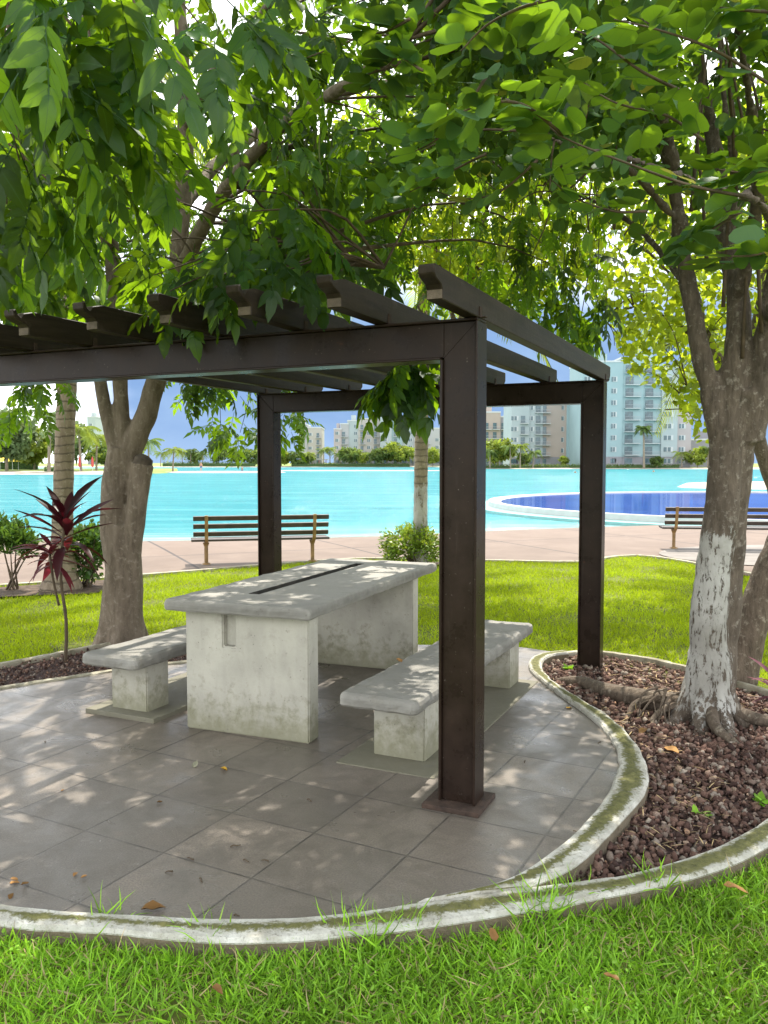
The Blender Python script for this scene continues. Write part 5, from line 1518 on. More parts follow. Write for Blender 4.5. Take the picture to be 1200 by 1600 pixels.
mb.build('stem', MATS['twig'], ti, smooth=True)
n1 = 25
pp = np.c_[rng.normal(0.01, 0.015, n1), rng.normal(0.02, 0.015, n1), np.linspace(0.95, 1.24, n1)]
az = np.arange(n1) * 2.4
k_ = np.linspace(-0.15, 1.6, n1)
A1 = np.c_[np.cos(az), np.sin(az), k_]
n2 = 20
p2_ = np.c_[rng.normal(-0.11, 0.015, n2), rng.normal(0.0, 0.015, n2), np.linspace(0.82, 0.96, n2)]
az2 = np.arange(n2) * 2.4 + 1
A2 = np.c_[np.cos(az2), np.sin(az2), np.linspace(-0.25, 0.9, n2)]
tt = np.r_[np.linspace(0.3, 0.05, n1), np.linspace(0.95, 0.6, n2)]
scatter('leaves', SWORD, np.r_[pp, p2_], np.r_[A1, A2], np.tile([0, 0, 1.0], (n1 + n2, 1)) + rng.normal(size=(n1 + n2, 3)) * 0.2, np.r_[rng.uniform(0.32, 0.5, n1), rng.uniform(0.22, 0.34, n2)], MATS['leaf_ti'], ti, tint=tt)
ti2 = empty('ti_plant', (2.62, 5.5, -0.05))
tag(ti2, 'low purple pink leaved plant growing in the gravel behind the white painted trunk', 'plant')
mb = MB(); tube_path(mb, [(0, 0, -0.05), (0.01, 0, 0.1), (0.0, 0, 0.2)], 0.012, 0.009, 7, 8); mb.build('stem', MATS['twig'], ti2, smooth=True)
n3 = 15; az = np.arange(n3) * 2.4
scatter('leaves', SWORD, np.c_[rng.normal(0, .01, n3), rng.normal(0, .01, n3), np.linspace(0.1, 0.22, n3)], np.c_[np.cos(az), np.sin(az), np.linspace(0.1, 1.4, n3)], np.tile([0, 0, 1.0], (n3, 1)), rng.uniform(0.16, 0.27, n3), MATS['leaf_ti_pink'], ti2)

def shrub(loc, label, rx, rz_, zc, n, mat, stems, group=None, size=(0.05, 0.09), red=0):
    b = empty('shrub', loc); tag(b, label, 'shrub', group)
    mb = MB(); c = clumps_in((0, 0, zc), (rx, rx * 0.8, rz_), 34, 0.3, None, 0.07)
    for i in range(stems):
        w = 2 * math.pi * i / stems; q = c[i % len(c)]
        tube_path(mb, [(0.08 * math.cos(w), 0.08 * math.sin(w), -0.03), (q[0] * 0.45, q[1] * 0.45, zc * 0.5), tuple(q)], 0.014, 0.005, 6, 9)
    mb.build('stems', MATS['twig'], b, smooth=True)
    per = n // len(c); N = per * len(c)
    off = unit(N) * (rng.random(N) ** 0.5)[:, None] * rx * 0.36
    P_ = np.repeat(c, per, 0) + off
    P_ = P_[P_[:, 2] > 0.02]; N = len(P_)
    A_ = (P_ - np.array([0, 0, zc * 0.6])); A_ = A_ / np.linalg.norm(A_, axis=1, keepdims=True) + unit(N) * 0.7
    scatter('leaves', OVAL, P_, A_, unit(N) * 0.6 + np.array([0, 0, 0.8]), rng.uniform(size[0], size[1], N), MATS[mat], b)
    return b
shrub((-4.95, 11.1, -0.02), 'dark green shrub on bare stems at the left of the palm foot', 0.33, 0.24, 0.66, 1500, 'leaf_shrub', 7)
shrub((-4.05, 11.35, -0.02), 'dense dark green shrub between the palm foot and the grey trunk', 0.42, 0.36, 0.52, 2600, 'leaf_shrub', 10)
shrub((0.48, 13.85, -0.02), 'round yellow green bush at the foot of the white painted palm', 0.48, 0.27, 0.30, 3200, 'leaf_shrub_light', 10, size=(0.04, 0.075))
for (x, y, lb, n) in ((1.52, 3.92, 'tiny green weed sprouting from the gravel near the outer kerb', 9), (1.86, 4.05, 'tiny feathery weed in the gravel farther right', 14), (1.5, 6.75, 'small green weed in the gravel by the foot of the rear steel post', 26)):
    w_ = empty('weed', (x, y, -0.04)); tag(w_, lb, 'weed')
    az = rng.random(n) * 6.28
    scatter('leaves', OVAL, np.c_[rng.normal(0, .012, n), rng.normal(0, .012, n), rng.uniform(0, .02, n)], np.c_[np.cos(az), np.sin(az), rng.uniform(0.3, 1.2, n)], np.tile([0, 0, 1.0], (n, 1)), rng.uniform(0.03, 0.07, n), MATS['grass_near'], w_)
    mb = MB(); tube_path(mb, [(0, 0, -0.02), (0, 0, 0.01), (0.003, 0, 0.03)], 0.003, 0.002, 5, 4); mb.build('stem', MATS['twig_green'], w_)

# ================================================================== FALLEN LEAVES
def litter(name, p, z, s, mat, label, cat, group=None, kind=0):
    if kind == 0:
        tv, tf = blade_tmpl(random.uniform(0.22, 0.32), random.uniform(0.2, 0.7), random.uniform(-0.3, 0.3), 0.05, ph=random.random() * 6)
        V = [tuple(q * s) for q in tv]; F = tf
        V = V + [(x, y, zz - 0.0012) for x, y, zz in V]; n = len(tv); F = F + [tuple(i + n for i in f[::-1]) for f in F]
        me = bpy.data.meshes.new(name); me.from_pydata(V, [], F); me.update(); set_attr(me, 'tint', np.full(len(V), random.random() * 0.8))
        o = link(name, me, MATS[mat], None, True)
    else:
        mb = MB(); tube_path(mb, [(0, 0, 0), (s * .3, s * .1, 0.003), (s * .7, -s * .06, 0.002), (s, s * .05, 0)], 0.0035, 0.002, 6, 8)
        o = mb.build(name, MATS['twig'], None, True)
    o.location = (p[0], p[1], z); o.rotation_euler = (random.uniform(-.1, .1), random.uniform(-.1, .1), random.uniform(0, 6.28))
    return tag(o, label, cat, group)
litter('fallen_leaf', gp(885, 1108), 0.008, 0.06, 'yellow_leaf', 'yellow fallen leaf on the paving beside the curved mossy kerb', 'leaf')
litter('fallen_leaf', gp(345, 1201), 0.006, 0.06, 'yellow_leaf', 'narrow yellow leaf on the paving in front of the table leg', 'leaf')
litter('fallen_leaf', gp(302, 1201), 0.006, 0.07, 'concrete_pale', 'pale dried leaf on the paving in front of the table leg', 'leaf')
litter('fallen_leaf', gp(628, 1036, 0.425), 0.431, 0.06, 'dry_leaf', 'brown fallen leaf lying on the seat of the right concrete bench', 'leaf')
litter('fallen_leaf', gp(220, 1425), 0.01, 0.09, 'dry_leaf', 'curled straw coloured leaf by the near kerb at the lower left', 'leaf')
litter('fallen_leaf', gp(1130, 1388, 0), 0.015, 0.09, 'dry_leaf', 'big brown leaf in the grass below the outer kerb at the right', 'leaf')
litter('fallen_leaf', gp(775, 1488, -.02), 0.02, 0.065, 'dry_leaf', 'brown leaf in the foreground grass right of the middle', 'leaf')
litter('fallen_leaf', gp(332, 1555, 0.0), 0.03, 0.045, 'dry_leaf', 'small tan leaf standing in the foreground grass at the lower left', 'leaf')
litter('fallen_leaf', gp(968, 1545, 0.0), 0.03, 0.05, 'dry_leaf', 'folded brown leaf in the foreground grass at the lower right', 'leaf')
litter('fallen_leaf', gp(1010, 1137, 0), -0.005, 0.09, 'dry_leaf', 'tan leaf on the gravel in front of the painted trunk', 'leaf')
litter('fallen_leaf', gp(1040, 1165, 0), -0.005, 0.12, 'dry_leaf', 'largest tan leaf on the gravel in front of the painted trunk', 'leaf')
for px, py in ((15, 1382), (28, 1378), (45, 1380), (18, 1398), (120, 1365), (126, 1374), (100, 1235), (245, 1255)):
    litter('fallen_leaf', gp(px, py), 0.006, random.uniform(0.025, 0.045), 'dry_leaf', 'small brown leaf scrap lying on the paving at the left', 'leaf', 'leaf scraps on the left of the paving')
for px, py in ((360, 1325), (303, 1345), (270, 1363), (312, 1374), (380, 1345), (420, 1347), (480, 1250), (365, 1432), (70, 1160), (820, 1190), (938, 1160), (905, 1305)):
    litter('fallen_twig', gp(px, py), 0.005, random.uniform(0.02, 0.05), None, 'short dark twig lying on the grey paving', 'twig', 'twigs on the paving', 1)

# ================================================================== FAR SHORE
def bank(name, front, offs, split_row, end=None):
    n = 160; fr_ = spline(front, n)
    k = np.clip((end - fr_[:, 0]) / 12, 0.0, 1.0) if end is not None else np.ones(n)
    rows = [np.c_[fr_[:, 0], fr_[:, 1] + d_ * k, -0.3 + (z_ + 0.3) * k] for d_, z_ in offs]
    V = np.concatenate(rows)
    ii = np.arange(len(rows) - 1)[:, None] * n + np.arange(n - 1)[None]
    F = np.stack([ii, ii + 1, ii + n + 1, ii + n], -1).reshape(-1, 4)
    me = np_mesh(name, V, [F]); o = link(name, me, [MATS['sand'], MATS['far_lawn']])
    me.polygons.foreach_set('material_index', (np.arange(len(F)) >= (n - 1) * split_row).astype(np.int32))
    return tag(o, kind='structure')
bank('far_bank', [(-420, 112), (-150, 122), (-60, 129), (-46, 131), (-35, 133)], ((-3, -0.5), (0, -0.06), (3, 0.12), (9, 0.28), (9.5, 0.30), (40, 0.5), (60, 0.4), (62, -0.5)), 4, -35)
bank('far_shore', [(-900, 380), (-300, 360), (-100, 350), (-56, 351), (-30, 352), (0, 353), (22, 350), (25.5, 300), (26, 252), (40, 246), (80, 241), (150, 236), (420, 225)],
     ((-3, -0.5), (0, -0.06), (3, 0.12), (9, 0.28), (9.5, 0.30), (40, 0.5), (400, 0.8), (2500, 1.0)), 4)
def mound(name, cx, cy, rx, ry, z, mat):
    bm = bmesh.new(); c = bm.verts.new((cx, cy, z)); rr = []
    for k, q in ((1.0, -0.35), (0.85, z - 0.1), (0.6, z - 0.02)):
        rr.append([bm.verts.new((cx + rx * k * math.cos(i / 40 * 6.2832), cy + ry * k * math.sin(i / 40 * 6.2832), q)) for i in range(40)])
    for i in range(40):
        j = (i + 1) % 40
        bm.faces.new((rr[0][i], rr[0][j], rr[1][j], rr[1][i])); bm.faces.new((rr[1][i], rr[1][j], rr[2][j], rr[2][i])); bm.faces.new((rr[2][i], rr[2][j], c))
    me = bpy.data.meshes.new(name); bm.to_mesh(me); bm.free()
    return tag(link(name, me, mat, None, True), kind='structure')
mound('sandbar', -30, 156, 13, 7, 0.12, MATS['sand'])
mound('sandbar', -6, 190, 26, 5, 0.02, MATS['sand'])
mound('beach', 29, 61, 8, 6, 0.25, MATS['sand'])

def X_at(px, Y): return (px - 600) / (FOC * CP) * Y

# ---- apartment blocks
def building(label, Y, vols, base=0.4, group=None, depth=18.0):
    """vols: (px0, px1, py_top, wall, floor height, [(kind, position 0..1, width m)])"""
    xs_ = [X_at(p, Y) for v in vols for p in v[:2]]
    cx = (min(xs_) + max(xs_)) / 2
    b = empty('apartment_building', (cx, Y, base))
    tag(b, label, 'building', group)
    protos = {}
    for k, (p0, p1, pt, wall, fh, cols) in enumerate(vols):
        x0, x1 = X_at(p0, Y) - cx, X_at(p1, Y) - cx
        zt = at(600, pt, Y).z - base
        yo = 0.35 * (k % 3) + k * 0.004
        mb = MB(); mb.obox((x0, yo, -0.5), (x1 - x0, 0, 0), (0, depth - yo, 0), (0, 0, zt + 0.5))
        mb.build('wall', MATS[wall], b)
        mb = MB(); mb.obox((x0 - 0.12, yo - 0.12, zt), (x1 - x0 + 0.24, 0, 0), (0, depth - yo + 0.2, 0), (0, 0, 0.5))
        mb.build('roof', MATS['far_white'], b)
        if k % 2 == 0:
            mb = MB(); wq = (x1 - x0) * 0.36; mb.obox((x0 + (x1 - x0) * 0.3, yo + 3, zt + 0.5), (wq, 0, 0), (0, 5, 0), (0, 0, 2.4)); mb.build('roof_house', MATS[wall], b)
        mb = MB(); mb.obox((x0 + 0.05, yo - 0.10, 0.0), (x1 - x0 - 0.1, 0, 0), (0, 0.12, 0), (0, 0, 3.1)); mb.build('ground_storey', MATS['wall_mauve'], b)
        nf = max(1, int((zt - 0.3) / fh))
        for f in range(nf):
            zf = f * fh + 0.15
            for kind, t, w in cols:
                xc = x0 + (x1 - x0) * t
                key = (kind, w)
                if key not in protos:
                    if kind == 'w':
                        mb = MB(); mb.obox((-w / 2, -0.10, 0.9), (w, 0, 0), (0, 0.11, 0), (0, 0, 1.5))
                        fr = mb.build('window', MATS['far_white'], b)
                        mb = MB()
                        for s_ in (-1, 1): mb.obox((-w / 4 + s_ * w / 4 - w * 0.20, -0.125, 1.0), (w * 0.40, 0, 0), (0, 0.02, 0), (0, 0, 1.3))
                        mb.build('pane', MATS['far_glass'], fr)
                        protos[key] = fr
                    else:
                        mb = MB(); mb.obox((-w / 2, -1.3, -0.15), (w, 0, 0), (0, 1.31, 0), (0, 0, 0.18))
                        fr = mb.build('balcony', MATS['far_white'], b)
                        mb = MB(); mb.obox((-w / 2 + 0.25, -0.13, 0.04), (w * 0.5, 0, 0), (0, 0.14, 0), (0, 0, fh * 0.70))
                        mb.build('pane', MATS['far_glass'], fr)
                        mb = MB()
                        mb.obox((-w / 2, -1.29, 1.0), (w, 0, 0), (0, 0.06, 0), (0, 0, 0.08))
                        q = -w / 2
                        while q < w / 2: mb.obox((q, -1.27, 0.03), (0.05, 0, 0), (0, 0.03, 0), (0, 0, 0.97)); q += 0.28
                        mb.build('railing', MATS['far_rail'], fr)
                        protos[key] = fr
                    fr.location = (xc, yo, zf)
                else:
                    c = copy_tree(protos[key], b); c.location = (xc, yo, zf)
    return b
building('slim grey apartment block farthest left on the far shore, right of the rear left post', 395, [(467, 481, 664, 'wall_grey', 3.2, [('w', 0.5, 1.6)]), (479, 503, 669, 'wall_cream', 3.2, [('w', 0.3, 1.6), ('b', 0.8, 2.4)])])
building('pale stepped apartment block with a pinkish right wing seen under the rear beam', 380, [(522, 534, 671, 'wall_pink', 3.2, [('w', 0.5, 1.4)]), (532, 545, 663, 'wall_grey', 3.2, [('b', 0.5, 2.8)]), (543, 562, 658, 'wall_pale_aqua', 3.2, [('w', 0.75, 1.5)]), (560, 595, 655, 'wall_cream', 3.2, [('b', 0.2, 2.6), ('w', 0.5, 1.5), ('b', 0.8, 2.6)])])
building('aqua apartment block with a lower pale wing behind the white painted palm', 372, [(594, 612, 646, 'wall_pale_aqua', 3.2, [('w', 0.5, 1.5)]), (610, 628, 643, 'wall_aqua', 3.2, [('b', 0.5, 2.6)]), (626, 648, 664, 'wall_pale_aqua', 3.2, [('w', 0.3, 1.5), ('w', 0.75, 1.5)]), (646, 700, 670, 'wall_grey', 3.2, [('w', 0.15, 1.5), ('b', 0.4, 2.6), ('w', 0.7, 1.5), ('w', 0.9, 1.5)])])
building('beige apartment block just right of the near steel post', 305, [(745, 781, 645, 'wall_beige', 3.3, [('b', 0.45, 2.6), ('b', 0.8, 2.6)]), (779, 801, 652, 'wall_mauve', 3.3, [('b', 0.35, 2.4), ('w', 0.8, 1.4)])])
building('pale aqua and beige apartment block with balcony columns framed by the two right posts', 268, [(798, 826, 628, 'wall_pale_aqua', 3.4, [('w', 0.22, 1.9), ('b', 0.7, 2.6)]), (824, 847, 624, 'wall_pale_aqua', 3.4, [('w', 0.25, 1.6), ('b', 0.78, 3.0)]), (845, 886, 626, 'wall_beige', 3.4, [('b', 0.16, 2.9), ('w', 0.82, 0.7)]), (884, 918, 606, 'wall_aqua', 3.4, [('b', 0.3, 2.8), ('w', 0.72, 1.6)])])
building('tallest aqua apartment block with balcony columns right of the rear right post', 250, [(908, 970, 566, 'wall_aqua', 3.45, [('w', 0.15, 1.8), ('w', 0.45, 1.8), ('w', 0.8, 1.4)]), (968, 1003, 560, 'wall_aqua', 3.45, [('b', 0.5, 4.6)]), (1001, 1033, 563, 'wall_aqua', 3.45, [('b', 0.5, 4.6)]), (1031, 1056, 575, 'wall_pale_aqua', 3.45, [('w', 0.5, 2.3)]), (1054, 1078, 640, 'wall_pink', 3.45, [('w', 0.45, 1.6)])])
building('low brownish block at the far right of the far shore, by the white painted trunk', 262, [(1074, 1150, 688, 'wall_mauve', 3.45, [('w', 0.2, 1.8), ('w', 0.6, 1.8)])])
building('tiny pale block in the white sky gap above the left shore trees', 520, [(139, 152, 652, 'wall_pale_aqua', 3.2, [('w', 0.5, 1.6)])], base=1.0)

# ---- far trees
def far_tree(px, pytop, w_px, Y, label, mat, seed, name='leafy_tree', base=0.3, n=900):
    X = X_at(px, Y); H_ = at(px, pytop, Y).z - base; W_ = 1.3 * w_px * Y / FOC / 2
    t = empty(name, (X, Y, base)); tag(t, label, 'tree')
    mb = MB(); tube_path(mb, [(0, 0, -0.3), (0.1, 0, H_ * 0.3), (0, 0.1, H_ * 0.6)], 0.045 * H_ * 0.6, 0.02 * H_ * 0.5, 8, 8)
    for k in range(4): tube_path(mb, [(0, 0, H_ * 0.3), (W_ * 0.3 * math.cos(k * 1.7), W_ * .3 * math.sin(k * 1.7), H_ * 0.5), (W_ * .6 * math.cos(k * 1.7), W_ * .5 * math.sin(k * 1.7), H_ * 0.72)], 0.016 * H_ * .6, 0.005 * H_, 6, 7)
    mb.build('trunk', MATS['far_trunk'], t, smooth=True)
    c = clumps_in((0, 0, H_ * 0.58), (W_ * 0.8, W_ * 0.8, H_ * 0.36), 26, 0.45, None, W_ * 0.22)
    per = int(n * 1.6) // len(c); N = per * len(c)
    P_ = np.repeat(c, per, 0) + unit(N) * (rng.random(N) ** 0.45)[:, None] * np.array([W_ * 0.3, W_ * 0.3, H_ * 0.13])
    P_[:, 2] = np.minimum(P_[:, 2], H_)
    sz = 0.16 * W_ + 0.12
    scatter('crown', OVAL, P_, unit(N) + np.array([0, 0, -0.3]), unit(N) * 0.7 + np.array([0, 0, 0.6]), rng.uniform(0.6, 1.2, N) * sz, MATS[mat], t,
            tint=np.clip(np.repeat(rng.random(len(c)), per) * 0.7 + rng.random(N) * 0.3, 0, 1))
    return t
far_tree(12, 628, 85, 141, 'big pale green tree at the left end of the far shore', 'far_leaf_pale', 1, n=1600)
far_tree(112, 650, 62, 150, 'pale green tree just left of the ringed palm trunk on the far shore', 'far_leaf_pale', 2, n=1200)
far_tree(55, 664, 60, 155, 'pale green tree standing between the two big pale trees of the left shore', 'far_leaf_light', 41, n=1200)
far_tree(205, 676, 46, 150, 'leafy tree between the forked grey trunk and the ringed palm on the left shore', 'far_leaf_light', 42)
far_tree(415, 698, 40, 362, 'leafy tree hidden partly by the rear left post, farther right', 'far_leaf_light', 43)
far_tree(470, 708, 34, 358, 'low tree at the foot of the slim grey block', 'far_leaf', 44)
far_tree(-60, 640, 90, 150, 'pale tree beyond the left edge of the far shore', 'far_leaf_pale', 3)
far_tree(40, 690, 60, 165, 'low yellow green tree between the big pale tree and the leaning palm', 'far_leaf_light', 4)
far_tree(172, 690, 60, 160, 'low leafy tree behind the grey forked trunk on the left shore', 'far_leaf', 5)
far_tree(342, 690, 28, 358, 'dark round tree on the far shore left of the rear left post', 'far_leaf', 6)
far_tree(368, 697, 26, 358, 'low dark tree next to the rear left post on the far shore', 'far_leaf', 7)
far_tree(305, 704, 24, 360, 'small dark tree behind the sandbar palms', 'far_leaf', 8)
far_tree(395, 700, 40, 360, 'leafy tree behind the rear left post', 'far_leaf', 18)
far_tree(440, 702, 34, 360, 'low leafy tree just right of the rear left post', 'far_leaf_light', 19)
far_tree(545, 698, 30, 356, 'mid green tree in front of the stepped pale apartment block', 'far_leaf', 9)
far_tree(566, 704, 22, 356, 'small yellow green tree in front of the stepped pale apartment block', 'far_leaf_light', 10)
far_tree(596, 697, 34, 356, 'darker green tree touching the big round tree before the aqua block', 'far_leaf', 11)
far_tree(620, 690, 44, 357, 'big round bright green tree in front of the aqua block with the pale wing', 'far_leaf_light', 12, n=1400)
far_tree(676, 700, 30, 356, 'leafy tree between the white painted palm and the near steel post', 'far_leaf_light', 13)
far_tree(776, 684, 46, 252, 'bright green tree in front of the beige block right of the near steel post', 'far_leaf_light', 14, n=1300)
far_tree(818, 706, 22, 258, 'low dark shrub like tree before the pale aqua and beige block', 'far_leaf', 15)
far_tree(880, 712, 14, 256, 'small yellow green tree left of the rear right post', 'far_leaf_light', 16)
far_tree(1025, 712, 18, 244, 'small round tree before the ground floor of the tallest block', 'far_leaf', 17)
far_tree(1088, 697, 34, 248, 'feathery green tree before the low brownish block', 'far_leaf_light', 20)

def far_palm(px, pytop, Y, label, seed, mat='far_leaf', base=0.25, L=None, group=None, name='palm_tree', nf=13):
    X = X_at(px, Y); H_ = at(px, pytop, Y).z - base
    L = (L or H_ * 0.36) * 1.2
    return palm(name, (X, Y, base), label, H_ - L * 0.28, 0.17 * H_ / 8 + 0.05, 0.12 * H_ / 8 + 0.04, (random.uniform(-.06, .06) * H_, 0.1), nf, L, 16, 0.16 * H_ / 8 + 0.05, L * 0.32, seed, 'far_trunk', mat, group, az0=seed, swell=1.2)
far_palm(78, 636, 137, 'tall pale palm on the left shore left of the ringed trunk', 1, 'far_leaf_pale', L=3.6)
far_palm(128, 660, 140, 'yellow green palm right behind the ringed trunk on the left shore', 2, 'far_leaf_light', L=3.4)
far_palm(152, 676, 146, 'low yellow green palm between ringed trunk and forked grey trunk', 3, 'far_leaf_light', L=2.8)
far_palm(234, 682, 142, 'dark palm right beside the sawn off stub of the grey tree', 4, L=2.4)
far_palm(271, 697, 156, 'small yellow palm standing on the white sandbar', 5, 'far_leaf_light', base=0.1, L=2.2)
for i, (px, yt, lb) in enumerate(((252, 704, 'small palm between the dark palm and the sandbar palm'), (286, 703, 'small palm just right of the sandbar palm'), (299, 700, 'taller thin palm right of the sandbar palm'), (318, 705, 'small palm left of the dark round tree on the far shore'))):
    far_palm(px, yt, 356, lb, 10 + i, L=3.2)
for i, (px, yt, lb) in enumerate(((462, 703, 'palm left of the slim grey block on the far shore'), (484, 705, 'palm at the foot of the slim grey block'), (506, 700, 'palm in the sky gap between the slim grey block and the stepped block'), (516, 697, 'taller palm left of the stepped pale block'), (532, 706, 'small palm at the left foot of the stepped pale block'), (556, 702, 'palm between two trees before the stepped pale block'), (580, 705, 'palm left of the big round bright tree'), (640, 706, 'small palm right of the big round bright tree'))):
    far_palm(px, yt, 356, lb, 20 + i, ('far_leaf', 'far_leaf_light')[i % 2], L=3.1)
for i, (px, yt, lb) in enumerate(((797, 694, 'palm between the bright tree and the yellow palm'), (812, 692, 'yellow palm in front of the pale aqua and beige block'), (832, 702, 'small dark palm in front of the beige wall'), (765, 700, 'palm partly behind the near steel post'), (1064, 704, 'dark fan palm before the pinkish wing'), (1104, 696, 'palm before the low brownish block beside the white painted trunk'))):
    far_palm(px, yt, 246, lb, 30 + i, ('far_leaf', 'far_leaf_light', 'far_leaf')[i % 3], L=2.6)
far_palm(1005, 664, 243, 'tall dark fan palm in front of the tallest aqua block', 41, 'far_leaf', L=2.5, nf=20)

def hedge(px0, px1, Y, h_, label):
    x0, x1 = X_at(px0, Y), X_at(px1, Y)
    n = max(60, int(abs(x1 - x0) * 40)); n = min(n, 2600)
    P_ = np.c_[rng.uniform(x0, x1, n), Y + rng.uniform(-0.5, 0.5, n), 0.15 + h_ * rng.random(n) ** 0.6]
    c0 = np.array([(x0 + x1) / 2, Y, 0.1])
    b = empty('hedge', tuple(c0)); tag(b, label, 'hedge')
    scatter('foliage', OVAL, P_ - c0, unit(n), unit(n) + np.array([0, 0, 0.4]), rng.uniform(0.25, 0.5, n), MATS['far_leaf'], b)
    mb = MB(); mb.obox((x0 - c0[0] + 0.2, -0.3, 0), (x1 - x0 - 0.4, 0, 0), (0, 0.6, 0), (0, 0, h_ * 0.7)); mb.build('core', MATS['hedge'], b)
hedge(740, 912, 249, 1.0, 'clipped hedge along the shore before the pale aqua and beige block')
hedge(945, 1060, 246, 1.0, 'clipped hedge along the foot of the tallest aqua block')
hedge(455, 640, 355, 1.6, 'long hedge along the shore before the stepped pale block')
hedge(255, 400, 355, 2.0, 'long low hedge on the far shore behind the sandbar')
hedge(70, 87, 137.5, 0.8, 'small square hedge at the foot of the tall pale palm')
hedge(-40, 62, 158, 2.4, 'yellow green hedge behind the lawn of the left shore')

# ---- small shore furniture and people
def parasol(px, Y, label, h_=2.4):
    p = empty('parasol', (X_at(px, Y), Y, 0.2)); tag(p, label, 'parasol')
    mb = MB(); mb.tube([(0, 0, -0.2), (0, 0, h_)], 0.05, 8); mb.build('pole', MATS['far_white'], p)
    mb = MB(); mb.tube([(0, 0, 0.8), (0, 0, 1.0), (0, 0, h_ - 0.5), (0, 0, h_ + 0.1)], [0.16, 0.24, 0.2, 0.06], 8); mb.build('folded_canopy', MATS['red_paint'], p)
parasol(126, 139, 'folded red parasol on the left shore right of the ringed trunk'); parasol(146, 139, 'folded red parasol on the left shore near the forked trunk')
tent = empty('canopy', (X_at(12, 150), 150, 0.3)); tag(tent, 'small yellow canopy on the lawn of the left shore', 'canopy')
for sx in (-1, 1):
    for sy in (-1, 1):
        mb = MB(); mb.tube([(sx * 1.6, sy * 1.2, 0), (sx * 1.6, sy * 1.2, 1.6)], 0.05, 6); mb.build('leg', MATS['far_white'], tent)
mb = MB(); mb.add([(-1.9, -1.5, 1.6), (1.9, -1.5, 1.6), (1.9, 1.5, 1.6), (-1.9, 1.5, 1.6), (-.6, 0, 2.3), (.6, 0, 2.3)], [(0, 1, 5, 4), (1, 2, 5), (2, 3, 4, 5), (3, 0, 4), (3, 2, 1, 0)]); mb.build('cloth', MATS['yellow_cloth'], tent)
hut = empty('pavilion', (X_at(488, 362), 362, 0.3)); tag(hut, 'low white roofed open pavilion at the foot of the slim grey block', 'pavilion')
for k in range(5):
    mb = MB(); mb.box((-6 + 3 * k, 0, 0), 0.25, 0.25, 2.6); mb.build('post', MATS['red_paint'], hut)
mb = MB(); mb.obox((-7, -2, 2.6), (14, 0, 0), (0, 5, 0), (0, 0, 0.35)); mb.build('roof', MATS['far_white'], hut)

def person_mesh():
    me = bpy.data.meshes.new('person'); bm = bmesh.new()
    J = {'pel': (0, 0, .93), 'bel': (0, 0, 1.1), 'che': (0, 0, 1.3), 'nek': (0, 0, 1.46), 'hea': (0, -.02, 1.58), 'top': (0, -.01, 1.70),
         'ls': (-.19, 0, 1.39), 'le': (-.26, .02, 1.12), 'lw': (-.25, -.08, .88), 'lh': (-.25, -.10, .79), 'rs': (.19, 0, 1.39), 're': (.27, .03, 1.12), 'rw': (.24, -.10, .90), 'rh': (.23, -.13, .81),
         'lp': (-.10, 0, .88), 'lk': (-.11, -.03, .49), 'la': (-.11, .02, .09), 'lt': (-.12, -.14, .03), 'rp': (.10, 0, .88), 'rk': (.12, -.05, .49), 'ra': (.13, .0, .09), 'rt': (.14, -.16, .03)}
    E_ = 'pel-bel bel-che che-nek nek-hea hea-top che-ls ls-le le-lw lw-lh che-rs rs-re re-rw rw-rh pel-lp lp-lk lk-la la-lt pel-rp rp-rk rk-ra ra-rt'.split()
    rad = dict(pel=.15, bel=.13, che=.15, nek=.06, hea=.095, top=.06, ls=.065, le=.045, lw=.032, lh=.03, rs=.065, re=.045, rw=.032, rh=.03, lp=.09, lk=.06, la=.042, lt=.035, rp=.09, rk=.06, ra=.042, rt=.035)
    ks = list(J); vs = {k: bm.verts.new(J[k]) for k in ks}
    for e in E_:
        a, b = e.split('-'); bm.edges.new((vs[a], vs[b]))
    bm.to_mesh(me); bm.free()
    o = bpy.data.objects.new('p', me); col.objects.link(o)
    sk = o.modifiers.new('s', 'SKIN'); ss = o.modifiers.new('u', 'SUBSURF'); ss.levels = 2
    for i, k in enumerate(ks):
        me.skin_vertices[0].data[i].radius = (rad[k], rad[k] * (0.75 if k in ('pel', 'bel', 'che') else 1)); me.skin_vertices[0].data[i].use_root = (k == 'pel')
    m2 = bpy.data.meshes.new_from_object(o.evaluated_get(bpy.context.evaluated_depsgraph_get()))
    bpy.data.objects.remove(o)
    m2.materials.clear(); m2.materials.append(MATS['skin']); m2.materials.append(MATS['swimwear'])
    for p in m2.polygons:
        p.material_index = 1 if 0.62 < p.center.z < 1.0 and abs(p.center.x) < 0.2 else 0
        p.use_smooth = True
    return m2
PM = person_mesh()
for px, Y, z, lb in ((315, 159, 0.08, 'person standing on the white sandbar in dark swimwear'), (379, 176, -0.75, 'person standing waist deep in the lagoon right of the sandbar'),
                     (898, 150, -1.45, 'bather up to the neck in the lagoon right of the rear right post'), (1020, 165, -1.4, 'bather up to the chest in the lagoon below the tallest aqua block')):
    o = bpy.data.objects.new('person', PM); col.objects.link(o); o.location = (X_at(px, Y), Y, z); o.rotation_euler = (0, 0, random.uniform(-1, 1))
    tag(o, lb, 'person')

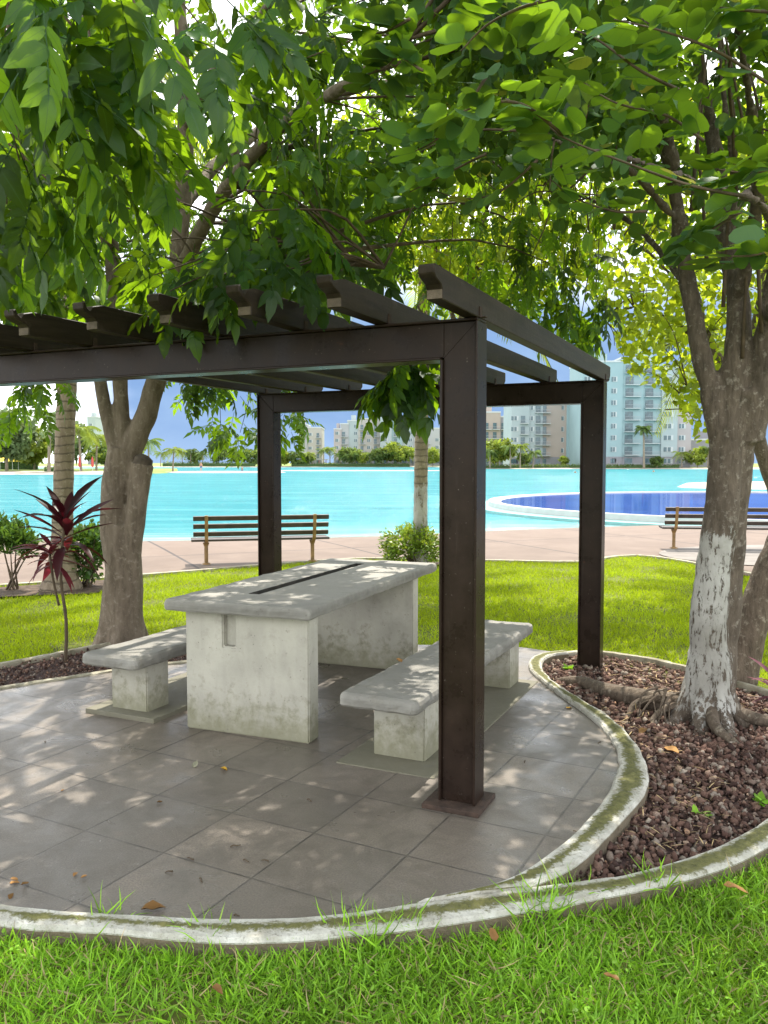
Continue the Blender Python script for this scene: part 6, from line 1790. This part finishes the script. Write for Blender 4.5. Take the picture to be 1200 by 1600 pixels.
# ================================================================== SKY AND SUN
SUN_EL, SUN_AZ = R(62), R(14)            # azimuth measured from +Y towards +X
w = bpy.data.worlds.new("World"); scene.world = w; w.use_nodes = True
nt = w.node_tree
for nd in list(nt.nodes): nt.nodes.remove(nd)
h = NT(nt)
sky = h.n('ShaderNodeTexSky', sky_type='NISHITA'); sky.sun_disc = False
sky.sun_elevation = SUN_EL; sky.sun_rotation = SUN_AZ
sky.air_density = 1.2; sky.dust_density = 2.0
tc = h.n('ShaderNodeTexCoord'); sx = h.n('ShaderNodeSeparateXYZ'); h.l(tc.outputs['Generated'], sx.inputs[0])
mp = h.n('ShaderNodeMapping'); mp.inputs['Scale'].default_value = (1, 1, 2.2); h.l(tc.outputs['Generated'], mp.inputs[0])
n1 = h.noise(mp.outputs[0], 2.6, 6, 0.6, 0.3); n2 = h.noise(mp.outputs[0], 7, 5, 0.6)
# bright cumulus over most of the sky
cl = h.math('ADD', n1, h.math('MULTIPLY', n2, 0.25))
white = h.mix(h.ramp(n2, [(0.35, 0.0), (0.65, 1.0)]), (11.0, 11.6, 12.4), (15.0, 15.0, 15.0))
c = h.mix(h.mapr(cl, 0.46, 0.66), sky.outputs[0], white)
c = h.mix(h.mapr(sx.outputs['Z'], 0.40, 0.75, 0.5, 0.1), c, white)
c = h.mix(h.mapr(sx.outputs['Z'], 0.45, 0.8, 0.0, 0.6), c, (3.0, 3.6, 4.6))
# the slate blue rain front low over the far shore, fading upwards and to the left
st = h.mix(h.ramp(n2, [(0.35, 0.0), (0.7, 1.0)]), (1.05, 1.75, 3.1), (1.5, 2.25, 3.5))
up = h.mapr(h.math('ADD', sx.outputs['Z'], h.math('MULTIPLY', h.math('SUBTRACT', n1, 0.5), 0.10)), 0.15, 0.30, 1.0, 0.0)
lf = h.mapr(h.math('ADD', sx.outputs['X'], h.math('MULTIPLY', h.math('SUBTRACT', n1, 0.5), 0.12)), -0.36, -0.26, 0.0, 1.0)
fw = h.mapr(sx.outputs['Y'], 0.0, 0.4, 0.0, 1.0)
m_ = h.math('MULTIPLY', h.math('MULTIPLY', up, lf), fw)
c = h.mix(m_, c, st)
# paler towards the horizon
c = h.mix(h.math('MULTIPLY', h.mapr(sx.outputs['Z'], 0.0, 0.06, 0.35, 0.0), m_), c, (2.4, 3.2, 4.3))
bg = h.n('ShaderNodeBackground'); bg.inputs['Strength'].default_value = 0.135
h.l(c, bg.inputs['Color'])
wo = h.n('ShaderNodeOutputWorld'); h.l(bg.outputs[0], wo.inputs[0])

sd = bpy.data.lights.new('sun', 'SUN'); sd.energy = 4.9; sd.angle = R(0.53); sd.color = (1.0, 0.94, 0.84)
so = bpy.data.objects.new('sun', sd); col.objects.link(so); so.location = (0, 0, 30)
dirn = Vector((math.sin(SUN_AZ) * math.cos(SUN_EL), math.cos(SUN_AZ) * math.cos(SUN_EL), math.sin(SUN_EL)))
so.rotation_euler = dirn.to_track_quat('Z', 'Y').to_euler()

vs_ = scene.view_settings
vs_.view_transform = 'Standard'; vs_.look = 'None'; vs_.gamma = 1.0; vs_.use_curve_mapping = False
vs_.exposure = 0.95
scene.cycles.max_bounces = 8; scene.cycles.diffuse_bounces = 4; scene.cycles.glossy_bounces = 3
scene.cycles.transmission_bounces = 6; scene.cycles.transparent_max_bounces = 6
scene.cycles.use_denoising = True
